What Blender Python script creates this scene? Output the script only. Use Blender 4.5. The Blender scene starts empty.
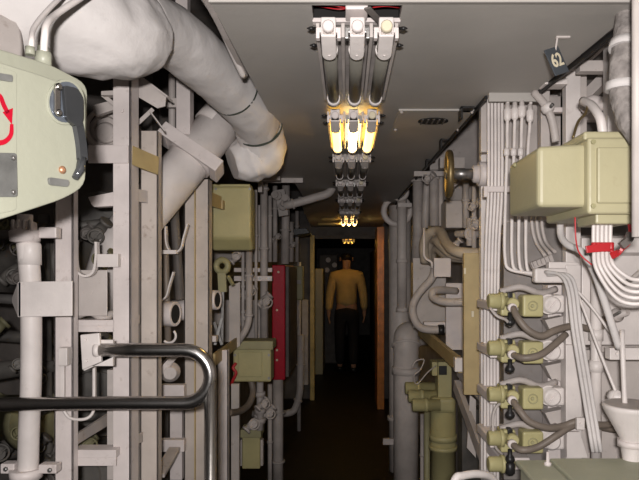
import bpy, bmesh, math, random
from mathutils import Vector, Matrix, noise
random.seed(7)
V = Vector
SC = bpy.context.scene
C = SC.collection
F = 600.0                       # focal length in pixels of the 639 px frame

# ---------------------------------------------------------------- camera, world, flash, exposure
cd = bpy.data.cameras.new('camera'); cam = bpy.data.objects.new('camera', cd); C.objects.link(cam)
cd.sensor_fit = 'HORIZONTAL'; cd.sensor_width = 36; cd.lens = F / 639 * 36
cd.shift_x = -27.5 / 639; cd.shift_y = 30.0 / 639
cd.clip_start = .02; cd.clip_end = 60
cam.location = (0, 0, 1.5); cam.rotation_euler = (math.pi / 2, 0, 0)
SC.camera = cam
w = bpy.data.worlds.new('world'); SC.world = w; w.use_nodes = True
w.node_tree.nodes['Background'].inputs[0].default_value = (1, .85, .7, 1)
w.node_tree.nodes['Background'].inputs[1].default_value = .018
SC.view_settings.view_transform = 'Standard'; SC.view_settings.look = 'None'
SC.view_settings.gamma = 1; SC.view_settings.use_curve_mapping = False
SC.view_settings.exposure = 0.0
fl = bpy.data.lights.new('camera_flash', 'AREA'); fl.shape = 'RECTANGLE'; fl.size = .05; fl.size_y = .025
fl.energy = 30.5; fl.color = (1, .96, .945)
flo = bpy.data.objects.new('camera_flash', fl); C.objects.link(flo)
flo.location = (-.012, -.12, 1.55); flo.rotation_euler = (math.pi / 2, 0, 0)

# ---------------------------------------------------------------- materials
def mat(name, col, rough=.55, metal=0, var=.14, scale=9, dirt=0, bump=.06, bscale=60, emit=None, es=0, dirtcol=(.16, .09, .05), spec=.4):
    m = bpy.data.materials.new(name); m.use_nodes = True
    nt = m.node_tree; N = nt.nodes; L = nt.links; p = N['Principled BSDF']
    p.inputs['Roughness'].default_value = rough; p.inputs['Metallic'].default_value = metal
    p.inputs['Specular IOR Level'].default_value = spec
    tc = N.new('ShaderNodeTexCoord')
    n1 = N.new('ShaderNodeTexNoise'); n1.inputs['Scale'].default_value = scale; n1.inputs['Detail'].default_value = 5
    L.new(tc.outputs['Object'], n1.inputs['Vector'])
    r1 = N.new('ShaderNodeValToRGB'); L.new(n1.outputs['Fac'], r1.inputs['Fac'])
    r1.color_ramp.elements[0].position = .3; r1.color_ramp.elements[1].position = .7
    r1.color_ramp.elements[0].color = tuple(c * (1 - var) for c in col) + (1,)
    r1.color_ramp.elements[1].color = tuple(min(1, c * (1 + var)) for c in col) + (1,)
    out = r1.outputs['Color']
    if dirt:
        n2 = N.new('ShaderNodeTexNoise'); n2.inputs['Scale'].default_value = scale * 2.7; n2.inputs['Detail'].default_value = 7
        n2.inputs['Roughness'].default_value = .7
        L.new(tc.outputs['Object'], n2.inputs['Vector'])
        r2 = N.new('ShaderNodeValToRGB'); L.new(n2.outputs['Fac'], r2.inputs['Fac'])
        r2.color_ramp.elements[0].position = .6; r2.color_ramp.elements[1].position = .72
        r2.color_ramp.elements[0].color = (0, 0, 0, 1); r2.color_ramp.elements[1].color = (dirt,) * 3 + (1,)
        mx = N.new('ShaderNodeMixRGB'); L.new(r2.outputs['Color'], mx.inputs['Fac']); L.new(out, mx.inputs['Color1'])
        mx.inputs['Color2'].default_value = dirtcol + (1,)
        out = mx.outputs['Color']
    L.new(out, p.inputs['Base Color'])
    if bump:
        n3 = N.new('ShaderNodeTexNoise'); n3.inputs['Scale'].default_value = bscale; n3.inputs['Detail'].default_value = 4
        L.new(tc.outputs['Object'], n3.inputs['Vector'])
        b = N.new('ShaderNodeBump'); b.inputs['Strength'].default_value = bump * 3; b.inputs['Distance'].default_value = .004
        L.new(n3.outputs['Fac'], b.inputs['Height']); L.new(b.outputs['Normal'], p.inputs['Normal'])
    if emit:
        p.inputs['Emission Color'].default_value = emit + (1,); p.inputs['Emission Strength'].default_value = es
    return m
WH = mat('white_paint', (.64, .575, .55), .45, dirt=.35)
WD = mat('white_paint_worn', (.50, .435, .385), .5, dirt=.55)
WB = mat('white_paint_clean', (.66, .605, .575), .42, dirt=.2)
GR = mat('grey_paint', (.50, .45, .42), .5, dirt=.4)
GM = mat('grey_paint_worn', (.43, .385, .36), .55, var=.22, dirt=.5)
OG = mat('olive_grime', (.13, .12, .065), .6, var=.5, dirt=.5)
SG = mat('grey_paint_with_shade', (.24, .215, .20), .55, var=.3, dirt=.5)  # grey darkened to put the shade between the switch units into the colour
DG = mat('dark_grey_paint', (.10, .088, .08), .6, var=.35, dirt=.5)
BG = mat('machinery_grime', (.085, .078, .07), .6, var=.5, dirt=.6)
WF = mat('white_paint_bright', (.80, .72, .67), .45, dirt=.2)
HB = mat('beige_hose', (.44, .375, .30), .5, var=.15, scale=15, dirt=.2)
CE = mat('ceiling_paint', (.40, .375, .345), .5, var=.08, scale=3, dirt=.12, bump=.03)
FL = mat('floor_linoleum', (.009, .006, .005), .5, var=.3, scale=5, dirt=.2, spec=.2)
OL = mat('olive_paint', (.41, .37, .185), .45, var=.1, dirt=.2)
OD = mat('olive_paint_dark', (.31, .285, .155), .5, var=.15, dirt=.3)
CM = mat('cream_green_paint', (.318, .32, .25), .42, var=.05, scale=6, dirt=.12, dirtcol=(.4, .38, .25))
YG = mat('yellow_green_paint', (.405, .37, .23), .42, var=.06, scale=6, dirt=.15)
GT = mat('olive_grey_top', (.34, .34, .25), .55, var=.1, dirt=.2)
TN = mat('tan_board', (.41, .31, .15), .55, var=.12, scale=14, dirt=.2)
OW = mat('orange_varnished_wood', (.55, .20, .04), .35, var=.25, scale=12)
SLATE = mat('glossy_slate', (.16, .18, .21), .12, .5, var=.3, scale=30, bump=0)
LEV = mat('glossy_black_lever', (.06, .062, .065), .12, .35, var=.3, bump=.02)
LITF = mat('lit_tube_distant', (.9, .8, .5), .3, emit=(1, .66, .22), es=22.0, bump=0)
BK = mat('black_rubber', (.014, .013, .013), .4)
VO = mat('void_shade', (.012, .011, .010), .9, bump=0)  # near-black puts the shade inside openings into the colour
ST = mat('brushed_steel', (.52, .50, .48), .25, 1, var=.06, scale=20, bump=.015, bscale=150)
SB = mat('dull_steel', (.30, .29, .28), .38, .85, var=.2)
BR = mat('brass', (.21, .155, .075), .45, .75, var=.2, dirt=.3)
CU = mat('copper', (.45, .24, .14), .4, .6)
RD = mat('red_paint', (.42, .006, .022), .4, var=.12, spec=.2)
RB = mat('red_band', (.44, .02, .025), .4, var=.1)
HO = mat('brown_hose', (.175, .142, .115), .5, var=.15, scale=15, dirt=.2)
LG = mat('lagging_cloth', (.585, .55, .53), .75, var=.10, scale=7, dirt=.3, dirtcol=(.26, .24, .23), bump=.22, bscale=28, spec=.15)
LR = mat('rough_lagging', (.25, .225, .21), .9, var=.35, scale=40, bump=.5, bscale=70, spec=.1)
BD = mat('dark_green_band', (.05, .06, .045), .6)
GL = mat('unlit_tube_glass', (.17, .16, .135), .45, var=.08, spec=.6)
LITY = mat('lit_tube_yellow', (.8, .6, .2), .3, emit=(1, .56, .09), es=8.0, bump=0)
LITW = mat('lit_tube_white', (.9, .8, .5), .3, emit=(1, .76, .32), es=13.0, bump=0)
SIGN = mat('sign_slate', (.055, .062, .07), .5, var=.2, dirt=.2)
CR = mat('cream_letter', (.62, .55, .40), .5, bump=0)
SKIN = mat('skin', (.50, .27, .17), .5, var=.05, bump=.02)
SHIRT = mat('lamplit_shirt_cloth', (.66, .47, .20), .8, var=.1, bump=.15, bscale=25)  # yellow of the lamp overhead is put into the cloth colour
TROU = mat('trouser_cloth', (.015, .013, .014), .8)
HAIR = mat('hair', (.018, .012, .009), .6)
LABL = mat('label_plate_grey', (.20, .20, .19), .4, .4, var=.3, scale=20)
YEL = mat('yellow_lamplight_paint', (.55, .42, .16), .5, var=.25, dirt=.5)  # yellow lamp light by the doorway, put into the base colour

# ---------------------------------------------------------------- geometry helpers
def W(x, y, Y):
    return V(((x - 347.0) * Y / F, Y, 1.5 - (y - 270.0) * Y / F))
def WW(p): return p if isinstance(p, V) else W(*p)
def B(): return bmesh.new()
def _bev(bm, geom, r, seg=2):
    ed = list({e for f in geom for e in f.edges})
    if r: bmesh.ops.bevel(bm, geom=ed, offset=r, segments=seg, affect='EDGES', profile=.5, clamp_overlap=True)
def bx(bm, lo, hi, bev=.002, seg=2):
    lo, hi = V(lo), V(hi)
    vs = [bm.verts.new((x, y, z)) for z in (lo.z, hi.z) for y in (lo.y, hi.y) for x in (lo.x, hi.x)]
    fs = [bm.faces.new([vs[i] for i in q]) for q in ((0, 2, 3, 1), (4, 5, 7, 6), (0, 1, 5, 4), (2, 6, 7, 3), (0, 4, 6, 2), (1, 3, 7, 5))]
    _bev(bm, fs, bev, seg); return bm
def pb(bm, x0, y0, x1, y1, Y, d, bev=.002, seg=2):
    a = W(x0, y1, Y); b = W(x1, y0, Y)
    return bx(bm, (a.x, Y, a.z), (b.x, Y + d, b.z), bev, seg)
def prism(bm, pts, vec, bev=.0, seg=2):
    pts = [WW(p) for p in pts]; vec = V(vec)
    a = [bm.verts.new(p) for p in pts]; b = [bm.verts.new(p + vec) for p in pts]
    n = len(pts); fs = [bm.faces.new(a[::-1]), bm.faces.new(b)]
    for i in range(n): fs.append(bm.faces.new((a[i], a[(i + 1) % n], b[(i + 1) % n], b[i])))
    bmesh.ops.recalc_face_normals(bm, faces=fs)
    _bev(bm, fs, bev, seg); return bm
def plate(bm, pts, Y, d, bev=.002):
    return prism(bm, [W(p[0], p[1], Y) for p in pts], (0, d, 0), bev)
def beam(bm, p, q, a, b, up=None, bev=.001):
    p, q = WW(p), WW(q); t = (q - p).normalized()
    u = V(up) if up else (V((0, 0, 1)) if abs(t.z) < .9 else V((0, 1, 0)))
    s = t.cross(u).normalized(); u = s.cross(t).normalized()
    c = [p + s * sx * a / 2 + u * sz * b / 2 for sx, sz in ((-1, -1), (1, -1), (1, 1), (-1, 1))]
    return prism(bm, c, q - p, bev)
def catmull(pts, k=6):
    pts = [WW(p) for p in pts]
    if len(pts) < 3: return pts
    P = [2 * pts[0] - pts[1]] + pts + [2 * pts[-1] - pts[-2]]; out = []
    for i in range(1, len(P) - 2):
        p0, p1, p2, p3 = P[i - 1:i + 3]
        for j in range(k):
            t = j / k
            out.append(.5 * ((2 * p1) + (p2 - p0) * t + (2 * p0 - 5 * p1 + 4 * p2 - p3) * t * t + (3 * p1 - p0 - 3 * p2 + p3) * t ** 3))
    return out + [pts[-1]]
def fillet(pts, r, k=5):
    pts = [WW(p) for p in pts]; out = [pts[0]]
    for i in range(1, len(pts) - 1):
        a, b, c = pts[i - 1:i + 2]
        d = min(r, (a - b).length * .49, (c - b).length * .49)
        s, e = b + (a - b).normalized() * d, b + (c - b).normalized() * d
        for j in range(k + 1):
            t = j / k; out.append(s * (1 - t) ** 2 + b * 2 * t * (1 - t) + e * t * t)
    return out + [pts[-1]]
def sweep(bm, pts, r, n=12, cap=True, wob=0, wf=14, smooth=True):
    pts = [WW(p) for p in pts]; m = len(pts)
    rs = list(r) if isinstance(r, (list, tuple)) else [r] * m
    def tan(i):
        a, b = pts[max(0, i - 1)], pts[min(m - 1, i + 1)]
        t = b - a
        return t.normalized() if t.length > 1e-7 else V((0, 0, 1))
    t0 = tan(0); u = t0.orthogonal().normalized(); rings = []
    for i in range(m):
        t = tan(i); u = (u - t * u.dot(t)).normalized(); s = t.cross(u)
        ring = []
        for j in range(n):
            an = 2 * math.pi * j / n
            d = u * math.cos(an) + s * math.sin(an); q = pts[i] + d * rs[i]
            if wob: q = q + d * wob * (noise.noise(q * wf) + .6 * noise.noise(q * wf * 2.3))
            ring.append(bm.verts.new(q))
        rings.append(ring)
    for i in range(m - 1):
        for j in range(n):
            f = bm.faces.new((rings[i][j], rings[i][(j + 1) % n], rings[i + 1][(j + 1) % n], rings[i + 1][j])); f.smooth = smooth
    if cap:
        bm.faces.new(rings[0][::-1]); bm.faces.new(rings[-1])
    return bm
def lathe(bm, p, ax, prof, n=18):
    """prof: (distance along axis, radius); repeated distances give sharp steps"""
    p = WW(p); t = V(ax).normalized(); u = t.orthogonal().normalized(); s = t.cross(u); rings = []
    for d, r in prof:
        rings.append([bm.verts.new(p + t * d + (u * math.cos(2 * math.pi * j / n) + s * math.sin(2 * math.pi * j / n)) * max(r, 1e-5)) for j in range(n)])
    for i in range(len(rings) - 1):
        flat = abs(prof[i][0] - prof[i + 1][0]) < 1e-9
        for j in range(n):
            f = bm.faces.new((rings[i][j], rings[i][(j + 1) % n], rings[i + 1][(j + 1) % n], rings[i + 1][j])); f.smooth = not flat
    bm.faces.new(rings[0][::-1]); bm.faces.new(rings[-1]); return bm
def cyl(bm, p, q, r, n=14):
    p, q = WW(p), WW(q); L = (q - p).length; e = min(r * .15, L * .1)
    return lathe(bm, p, q - p, [(0, r - e), (e, r), (L - e, r), (L, r - e)], n)
def torus(bm, p, ax, R, r, n=28, k=10, a0=0, a1=2 * math.pi):
    p = WW(p); t = V(ax).normalized(); u = t.orthogonal().normalized(); s = t.cross(u)
    full = abs(a1 - a0) > 6.28
    m = n if full else n + 1; rings = []
    for i in range(m):
        a = a0 + (a1 - a0) * i / n; d = u * math.cos(a) + s * math.sin(a)
        rings.append([bm.verts.new(p + d * (R + r * math.cos(2 * math.pi * j / k)) + t * r * math.sin(2 * math.pi * j / k)) for j in range(k)])
    for i in range(m if full else m - 1):
        for j in range(k):
            f = bm.faces.new((rings[i][j], rings[i][(j + 1) % k], rings[(i + 1) % m][(j + 1) % k], rings[(i + 1) % m][j])); f.smooth = True
    return bm

# ---------------------------------------------------------------- object helpers
def wloc(o):
    p = V(o.location)
    while o.parent: o = o.parent; p += o.location
    return p
def thing(name, label, cat, loc, group=None):
    o = bpy.data.objects.new(name, None); C.objects.link(o); o.location = WW(loc); o.empty_display_size = .05
    o['label'] = label; o['category'] = cat
    if group: o['group'] = group
    return o
def obj(name, bm, m, parent=None, label=None):
    bmesh.ops.recalc_face_normals(bm, faces=bm.faces)
    if parent: off = wloc(parent)
    else:
        xs = [v.co for v in bm.verts]
        off = V(((min(v.x for v in xs) + max(v.x for v in xs)) / 2, (min(v.y for v in xs) + max(v.y for v in xs)) / 2, min(v.z for v in xs)))
    for v in bm.verts: v.co -= off
    me = bpy.data.meshes.new(name); bm.to_mesh(me); bm.free(); me.materials.append(m)
    o = bpy.data.objects.new(name, me); C.objects.link(o)
    if parent: o.parent = parent
    else: o.location = off
    if label: o['label'] = label
    return o
def solo(name, label, cat, bm, m, group=None):
    o = obj(name, bm, m); o['label'] = label; o['category'] = cat
    if group: o['group'] = group
    return o
def struct(name, bm, m, parent=None):
    o = obj(name, bm, m, parent)
    if not parent: o['kind'] = 'structure'
    return o
def dup(root, loc, label, group=None):
    r = root.copy(); C.objects.link(r); r.location = loc; r['label'] = label
    if group: r['group'] = group
    for ch in list(root.children):
        c = ch.copy(); C.objects.link(c); c.parent = r
        for g in list(ch.children):
            d = g.copy(); C.objects.link(d); d.parent = c
    return r
def pipe(name, label, cat, pts, r, m, fil=.05, group=None, n=12, collars=(), cm=None, cw=.012, ck=1.35):
    """a run of rigid pipe with rounded bends; collars = (fraction along, ) rings that are parts"""
    P = fillet(pts, fil); bm = sweep(B(), P, r, n)
    if not collars: return solo(name, label, cat, bm, m, group)
    lo = min(P, key=lambda p: p.z)
    t = thing(name, label, cat, lo, group); obj('pipe_run', bm, m, t)
    Ls = [0]
    for a, b in zip(P, P[1:]): Ls.append(Ls[-1] + (b - a).length)
    for f in collars:
        d = f * Ls[-1]
        for i in range(len(P) - 1):
            if Ls[i] <= d <= Ls[i + 1] + 1e-6:
                a = (P[i + 1] - P[i]).normalized(); q = P[i] + a * (d - Ls[i])
                h = r * ck
                obj('collar', lathe(B(), q - a * cw / 2, a, [(0, r * .9), (0, h), (cw, h), (cw, r * .9)], n), cm or m, t); break
    return t
def hose(name, label, cat, pts, r, m, group=None, n=8, k=6):
    return solo(name, label, cat, sweep(B(), catmull(pts, k), r, n), m, group)
def bolt(bm, p, ax, r=.005, h=.004): return lathe(bm, p, ax, [(0, r), (h, r), (h, r * .6), (h * 1.6, r * .5)], 6)

# ================================================================ the setting
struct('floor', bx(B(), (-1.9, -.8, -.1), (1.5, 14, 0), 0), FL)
cz = 2.0
b = B()                                                         # plate ceiling of the passage with one open access hole
HX0, HX1, HY0, HY1 = -.067, .105, 1.133, 1.225
def cpoly(pts, z=cz, t=.012): prism(b, [V((x, y, z)) for x, y in pts], (0, 0, t))
cpoly([(-.255, -.6), (HX0, -.6), (HX0, 2.2), (-.245, 2.2), (-.255, 1.12)])
cpoly([(HX1, -.6), (.66, -.6), (.555, 1.12), (.53, 1.69), (.405, 1.70), (.40, 2.2), (HX1, 2.2)])
cpoly([(HX0, -.6), (HX1, -.6), (HX1, HY0), (HX0, HY0)]); cpoly([(HX0, HY1), (HX1, HY1), (HX1, 2.2), (HX0, 2.2)])
cpoly([(-.46, 2.2), (.40, 2.2), (.36, 4.2), (-.30, 4.2), (-.30, 3.28), (-.46, 3.28)])
cpoly([(-.34, 4.2), (.36, 4.2), (.40, 7.0), (-.42, 7.0)])
struct('ceiling', b, CE)
b = B(); bx(b, (-1.9, -.8, 2.42), (1.5, 7, 2.5), 0); struct('ceiling_upper_deck', b, DG)
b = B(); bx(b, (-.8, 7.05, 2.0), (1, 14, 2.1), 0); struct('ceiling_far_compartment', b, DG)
struct('trim_1', bx(B(), (-.255, 1.105, 1.994), (.55, 1.112, 2.0), 0), CE)     # seam of two ceiling plates
b = B(); bx(b, (-.46, 3.262, 1.975), (-.24, 3.28, 2.0), .001)
for x in (-.42, -.34, -.27): bolt(b, V((x, 3.262, 1.988)), (0, -1, 0), .006)
struct('trim_2', b, GR)
b = B(); bx(b, (-1.7, -.8, 0), (-1.6, 2.75, 2.42), 0); bx(b, (-1.6, 2.65, 0), (-.86, 2.75, 2.42), 0); bx(b, (-.92, 2.75, 0), (-.82, 7, 2.42), 0)
struct('wall_left', b, DG)
b = B(); bx(b, (1.2, -.8, 0), (1.3, 2.05, 2.42), 0); bx(b, (.72, 1.98, 0), (1.2, 2.05, 2.42), 0); bx(b, (.66, 2.05, 0), (.74, 7, 2.42), 0)
struct('wall_right', b, GR)
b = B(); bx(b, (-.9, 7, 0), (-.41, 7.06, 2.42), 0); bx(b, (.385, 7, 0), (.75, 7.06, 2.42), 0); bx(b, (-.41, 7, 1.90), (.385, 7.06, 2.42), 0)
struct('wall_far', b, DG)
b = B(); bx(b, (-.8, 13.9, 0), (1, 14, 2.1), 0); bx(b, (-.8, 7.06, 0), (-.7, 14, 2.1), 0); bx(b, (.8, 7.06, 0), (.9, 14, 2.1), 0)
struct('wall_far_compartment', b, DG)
b = B(); bx(b, (-1.9, -.8, 0), (1.5, -.72, 2.42), 0); struct('wall_back', b, DG)

# frame of the open doorway
t = thing('door_frame', 'open doorway frame with orange wooden right jamb and yellow lit left jamb', 'door frame', V((0, 6.95, 0)))
obj('wooden_jamb', bx(B(), (.325, 6.45, 0), (.40, 6.995, 1.965), .004), OW, t, 'orange brown varnished jamb board')
b = B(); bx(b, (-.425, 6.90, 0), (-.375, 6.995, 1.90), .004); obj('lamplit_jamb', b, YEL, t, 'jamb coloured yellow for the lamp light, with brown patches')  # jamb colour carries the yellow glow of the lamp
b = B(); bx(b, (-.375, 6.93, 1.86), (.325, 6.995, 1.90), .004); obj('lintel', b, DG, t)
b = B()
for z in (.9, 1.35, 1.7): bolt(b, V((.325, 6.6, z)), (-1, 0, 0), .012)
obj('screw', b, SB, t)

# ================================================================ ceiling lights: rows of three tubes
LX, LP = .02, .056
def lamp(Y, label, tubem):
    g = 'three tube fluorescent lights along the passage ceiling'
    t = thing('ceiling_light', label, 'ceiling light', V((LX, Y, cz)), g)
    def o(x, y, z): return V((LX + x, Y + y, cz + z))
    b = B(); bx(b, o(-.082, .11, -.012), o(.082, .48, 0), .001); obj('mounting_plate', b, GM, t)
    for k, x in enumerate((-LP, 0, LP)):
        tm = tubem[k] if tubem else GL
        obj('tube', sweep(B(), [o(x, .07, -.040), o(x, .465, -.040)], .0148, 14), tm, t)
        b = B()                                                 # paddle-shaped lamp holder under the front end
        pts = [o(x - .0145, 0, -.066), o(x + .0145, 0, -.066)] + [o(x + .0145 * math.cos(a), .065 + .018 * math.sin(a), -.066) for a in [math.pi * i / 10 for i in range(11)]]
        prism(b, [p + V((0, 0, .016 - .22 * (p.y - Y))) for p in pts], (0, 0, .014), .003); bx(b, o(x - .0145, 0, -.050), o(x + .0145, .03, -.012), .003)
        bolt(b, o(x, .065, -.064), (0, 0, -1), .003, .0015)
        h = obj('lamp_holder', b, WB, t)
        obj('starter', lathe(B(), o(x, -.014, -.034), (0, 1, 0), [(0, .009), (.003, .0115), (.016, .0115)], 16), CR if k == 2 else WH, h)
        obj('end_ring', lathe(B(), o(x, .095, -.04), (0, 1, 0), [(0, .0150), (0, .0168), (.022, .0168), (.022, .0150)], 16), WB, t)
        b = lathe(B(), o(x, .45, -.04), (0, 1, 0), [(0, .0150), (0, .0172), (.03, .0172), (.034, .012)], 16)
        bx(b, o(x - .008, .462, -.03), o(x + .008, .482, -.011), .002); obj('rear_holder', b, WB, t)
        b = B()
        for s in (-1, 1): bx(b, o(x + s * .0205 - .0035, .004, -.052), o(x + s * .0205 + .0035, .02, -.036), .001)
        bx(b, o(x - .024, .006, -.04), o(x + .024, .018, -.03), .001); obj('clip', b, SB if k == 1 else WH, t)
    for x in (-LP * 1.5, -LP / 2, LP / 2, LP * 1.5):
        xx = max(-.078, min(.078, x)); obj('reflector_rail', bx(B(), o(xx - .0035, .03, -.040), o(xx + .0035, .47, -.012), .001), GR, t)
    for y in (.012, .1):
        for s in (-1, 1): obj('wing_screw', lathe(B(), o(s * .078, y, -.03), (s, 0, 0), [(0, .003), (.008, .003), (.008, .004), (.013, .004), (.02, .001)], 8), BK, t)
    return t
l1 = lamp(1.155, 'nearest ceiling light with three unlit grey tubes beside the open hole', None)
lamp(1.815, 'brightly glowing yellow three tube ceiling light, second from the camera', (LITY, LITW, LITY))
dup(l1, (LX, 2.49, cz), 'unlit ceiling light directly behind the bright yellow glowing one')
dup(l1, (LX, 3.21, cz), 'unlit ceiling light, second one behind the bright yellow glowing one')
dup(l1, (LX, 3.99, cz), 'small unlit ceiling light, third one behind the bright yellow glowing one')
dup(l1, (LX, 4.82, cz), 'farthest unlit ceiling light, just before the small glowing one')
lamp(5.6, 'small distant glowing ceiling light just before the doorway', (LITF, LITF, LITF))
# the open hole over the first light
t = thing('ceiling_access_hole', 'dark open hole with red wires above the nearest ceiling light', 'ceiling opening', V((.0275, 1.185, cz)))
b = B()
for lo, hi in (((HX0 - .004, HY0 - .004, cz + .01), (HX1 + .004, HY0, cz + .08)), ((HX0 - .004, HY1, cz + .01), (HX1 + .004, HY1 + .004, cz + .08)),
               ((HX0 - .004, HY0, cz + .01), (HX0, HY1, cz + .08)), ((HX1, HY0, cz + .01), (HX1 + .004, HY1, cz + .08)), ((HX0, HY0, cz + .076), (HX1, HY1, cz + .08))): bx(b, lo, hi, 0)
obj('box_liner', b, VO, t)
b = B()
for a in (0, .012): sweep(b, catmull([V((HX0, 1.19 + a, cz + .03)), V((-.02, 1.165 + a, cz + .012)), V((.005, 1.18, cz + .015))], 6), .0012, 6)
sweep(b, catmull([V((.05, 1.17, cz + .012)), V((.075, 1.16, cz + .01)), V((HX1, 1.19, cz + .02))], 6), .0012, 6)
obj('wire', b, RB, t, 'thin red wires')
b = B(); bx(b, (-.003, 1.14, cz - .004), (.04, 1.20, cz + .03), .003); obj('terminal_block', b, WH, t)
b = B(); bx(b, (HX0 - .002, 1.198, cz - .004), (HX1 + .002, 1.216, cz + .004), .001); obj('cross_strip', b, WH, t)
beam(b := B(), V((.038, 1.135, cz - .004)), V((.074, 1.20, cz - .012)), .014, .004); obj('strap', b, DG, t, 'dark fabric strap')

# vent plate and small hangers on the ceiling
t = thing('ceiling_vent', 'flat ceiling plate with a dark oval vent right of the glowing light', 'vent', V((.29, 2.0, cz)))
b = B(); bx(b, (.16, 1.86, cz - .006), (.40, 2.12, cz), .002)
obj('cover_plate', b, CE, t)
for x in (.17, .39):
    for y in (1.872, 2.108): obj('screw', bolt(B(), V((x, y, cz - .006)), (0, 0, -1), .006), GR, t)
b = B(); n = 24; prism(b, [V((.285 + .05 * math.cos(6.2832 * i / n), 1.985 + .04 * math.sin(6.2832 * i / n), cz - .0095)) for i in range(n)], (0, 0, .004)); obj('grille', b, VO, t, 'dark oval grille')
b = B()
for i in range(5): bx(b, (.245 + i * .018, 1.953, cz - .0115), (.25 + i * .018, 2.017, cz - .009), 0)
obj('grille_bar', b, DG, t)
for i, (px, py, Y, lab) in enumerate(((465, 108, 1.83, 'black angle hanger at the ceiling edge beside the white cables'), (444, 140, 2.28, 'black angle hanger at the ceiling edge above the brass handwheel'), (429, 160, 2.7, 'small black angle hanger at the ceiling edge behind the handwheel'))):
    p = W(px, py, Y); b = B()
    bx(b, (p.x - .012, Y, p.z - .03), (p.x - .006, Y + .05, cz), .001); bx(b, (p.x - .012, Y, cz - .006), (p.x + .03, Y + .05, cz), .001)
    solo('hanger_bracket', lab, 'bracket', b, BK, 'black hangers along the ceiling edge')
struct('trim_3', beam(B(), V((.40, 1.72, 1.995)), V((.36, 4.2, 1.995)), .008, .012), BK)     # black strip draws the shadow line along the ceiling edge
struct('trim_4', beam(B(), V((.645, -.3, 1.996)), V((.536, 1.68, 1.996)), .008, .014), BK)  # second black strip for the shadow line, nearer the camera
struct('trim_5', bx(B(), (.40, 1.69, 1.975), (.54, 1.70, 2.0), .001), CE)
b = B(); beam(b, V((-.26, .6, 2.03)), V((-.262, 1.55, 2.03)), .012, .06); struct('trim_6', b, GM)

# the hanging number plate
t = thing('number_sign', 'small dark tilted metal plate reading 62 hung from the ceiling edge', 'sign', W(556, 60, 1.28))
c = W(556.5, 61, 1.28); rot = Matrix.Rotation(math.radians(-24), 4, 'Y') @ Matrix.Rotation(math.radians(24), 4, 'Z')
b = bx(B(), (-.021, -.0015, -.030), (.021, .0015, .030), .001); bmesh.ops.transform(b, matrix=Matrix.Translation(c) @ rot, verts=b.verts); obj('sign_plate', b, SIGN, t)
cu = bpy.data.curves.new('digits', 'FONT'); cu.body = '62'; cu.size = .04; cu.align_x = 'CENTER'; cu.align_y = 'CENTER'; cu.extrude = .0005; cu.offset = .0008
fo = bpy.data.objects.new('digits_curve', cu); C.objects.link(fo)
me = bpy.data.meshes.new_from_object(fo.evaluated_get(bpy.context.evaluated_depsgraph_get())); bpy.data.objects.remove(fo)
b = B(); b.from_mesh(me); bmesh.ops.transform(b, matrix=Matrix.Translation(c) @ rot @ Matrix.Translation((0, -.0022, 0)) @ Matrix.Rotation(math.pi / 2, 4, 'X') @ Matrix.Diagonal((.8, 1, 1, 1)), verts=b.verts)
obj('number', b, CR, t, 'cream digits 62')
b = B(); q = W(556, 47, 1.28); beam(b, c + V((-.002, .004, .018)), V((c.x + .004, 1.285, cz)), .004, .003); bx(b, (c.x, 1.28, cz - .004), (c.x + .03, 1.29, cz), .001); obj('hanger', b, GR, t)

# ================================================================ near left: switch box, lagged pipe, rack
# big cream-green casing, face turned toward the passage
A0 = W(0, 140, .80); A1 = W(85, 140, .93); ud = V((A1.x - A0.x, A1.y - A0.y, 0)); un = V((ud.y, -ud.x, 0)).normalized()
if un.y > 0: un = -un
def S(px, py, off=0):
    """point on the casing's face plane seen at that pixel, lifted by off"""
    d = V(((px - 347) / F, 1, (270 - py) / F)); o = V((0, 0, 1.5)); a = A0 + un * off
    return o + d * ((a - o).dot(un) / d.dot(un))
def arcp(pts, r=10, k=4):
    out = []; n = len(pts)
    for i in range(n):
        p, a, c = V((*pts[i], 0)), V((*pts[i - 1], 0)), V((*pts[(i + 1) % n], 0))
        d = min(r, (a - p).length * .45, (c - p).length * .45)
        s, e = p + (a - p).normalized() * d, p + (c - p).normalized() * d
        for j in range(k + 1):
            q = s * (1 - j / k) ** 2 + p * 2 * (j / k) * (1 - j / k) + e * (j / k) ** 2; out.append((q.x, q.y))
    return out
t = thing('switch_box', 'large cream green metal casing with black lever at the left edge', 'electrical box', S(20, 215))
ol = arcp([(-70, 38), (0, 62), (45, 76), (86, 92), (86, 186), (64, 199), (0, 220), (-70, 236)], 14)
obj('cover', prism(B(), [S(x, y) for x, y in ol], -un * .05, .008, 3), CM, t)
ol = arcp([(-70, 27), (0, 49), (50, 64), (88, 84), (86, 180), (60, 192), (0, 210), (-70, 226)], 12)
obj('rear_housing', prism(B(), [S(x, y, -.048) for x, y in ol], -un * .12, .008, 3), CM, t)
b = B(); prism(b, [S(x, y, .001) for x, y in arcp([(-66, 46), (17, 72), (17, 210), (-66, 228)], 4)], -un * .01, .0008); obj('access_panel', b, CM, t)
b = B(); prism(b, [S(x, y, .003) for x, y in arcp([(-30, 152), (17, 153), (18, 197), (-30, 197)], 3)], -un * .003, .0008)
pl = obj('label_plate', b, LABL, t, 'dull grey metal label plate')
b = B()
for x, y in ((13, 158), (13, 192)): bolt(b, S(x, y, .003), un, .0034, .002)
obj('screw', b, SB, pl)
b = B(); prism(b, [S(x, y, .004) for x, y in arcp([(-6, 72), (13, 75), (13, 82), (-6, 79)], 2)], -un * .006, .0006); obj('name_tag', b, LABL, t)
b = B(); prism(b, [S(x, y, .004) for x, y in arcp([(49, 177), (70, 180), (69, 187), (50, 185)], 3)], -un * .006, .0006); obj('slot_tag', b, LABL, t, 'small grey slotted tag')
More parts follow.
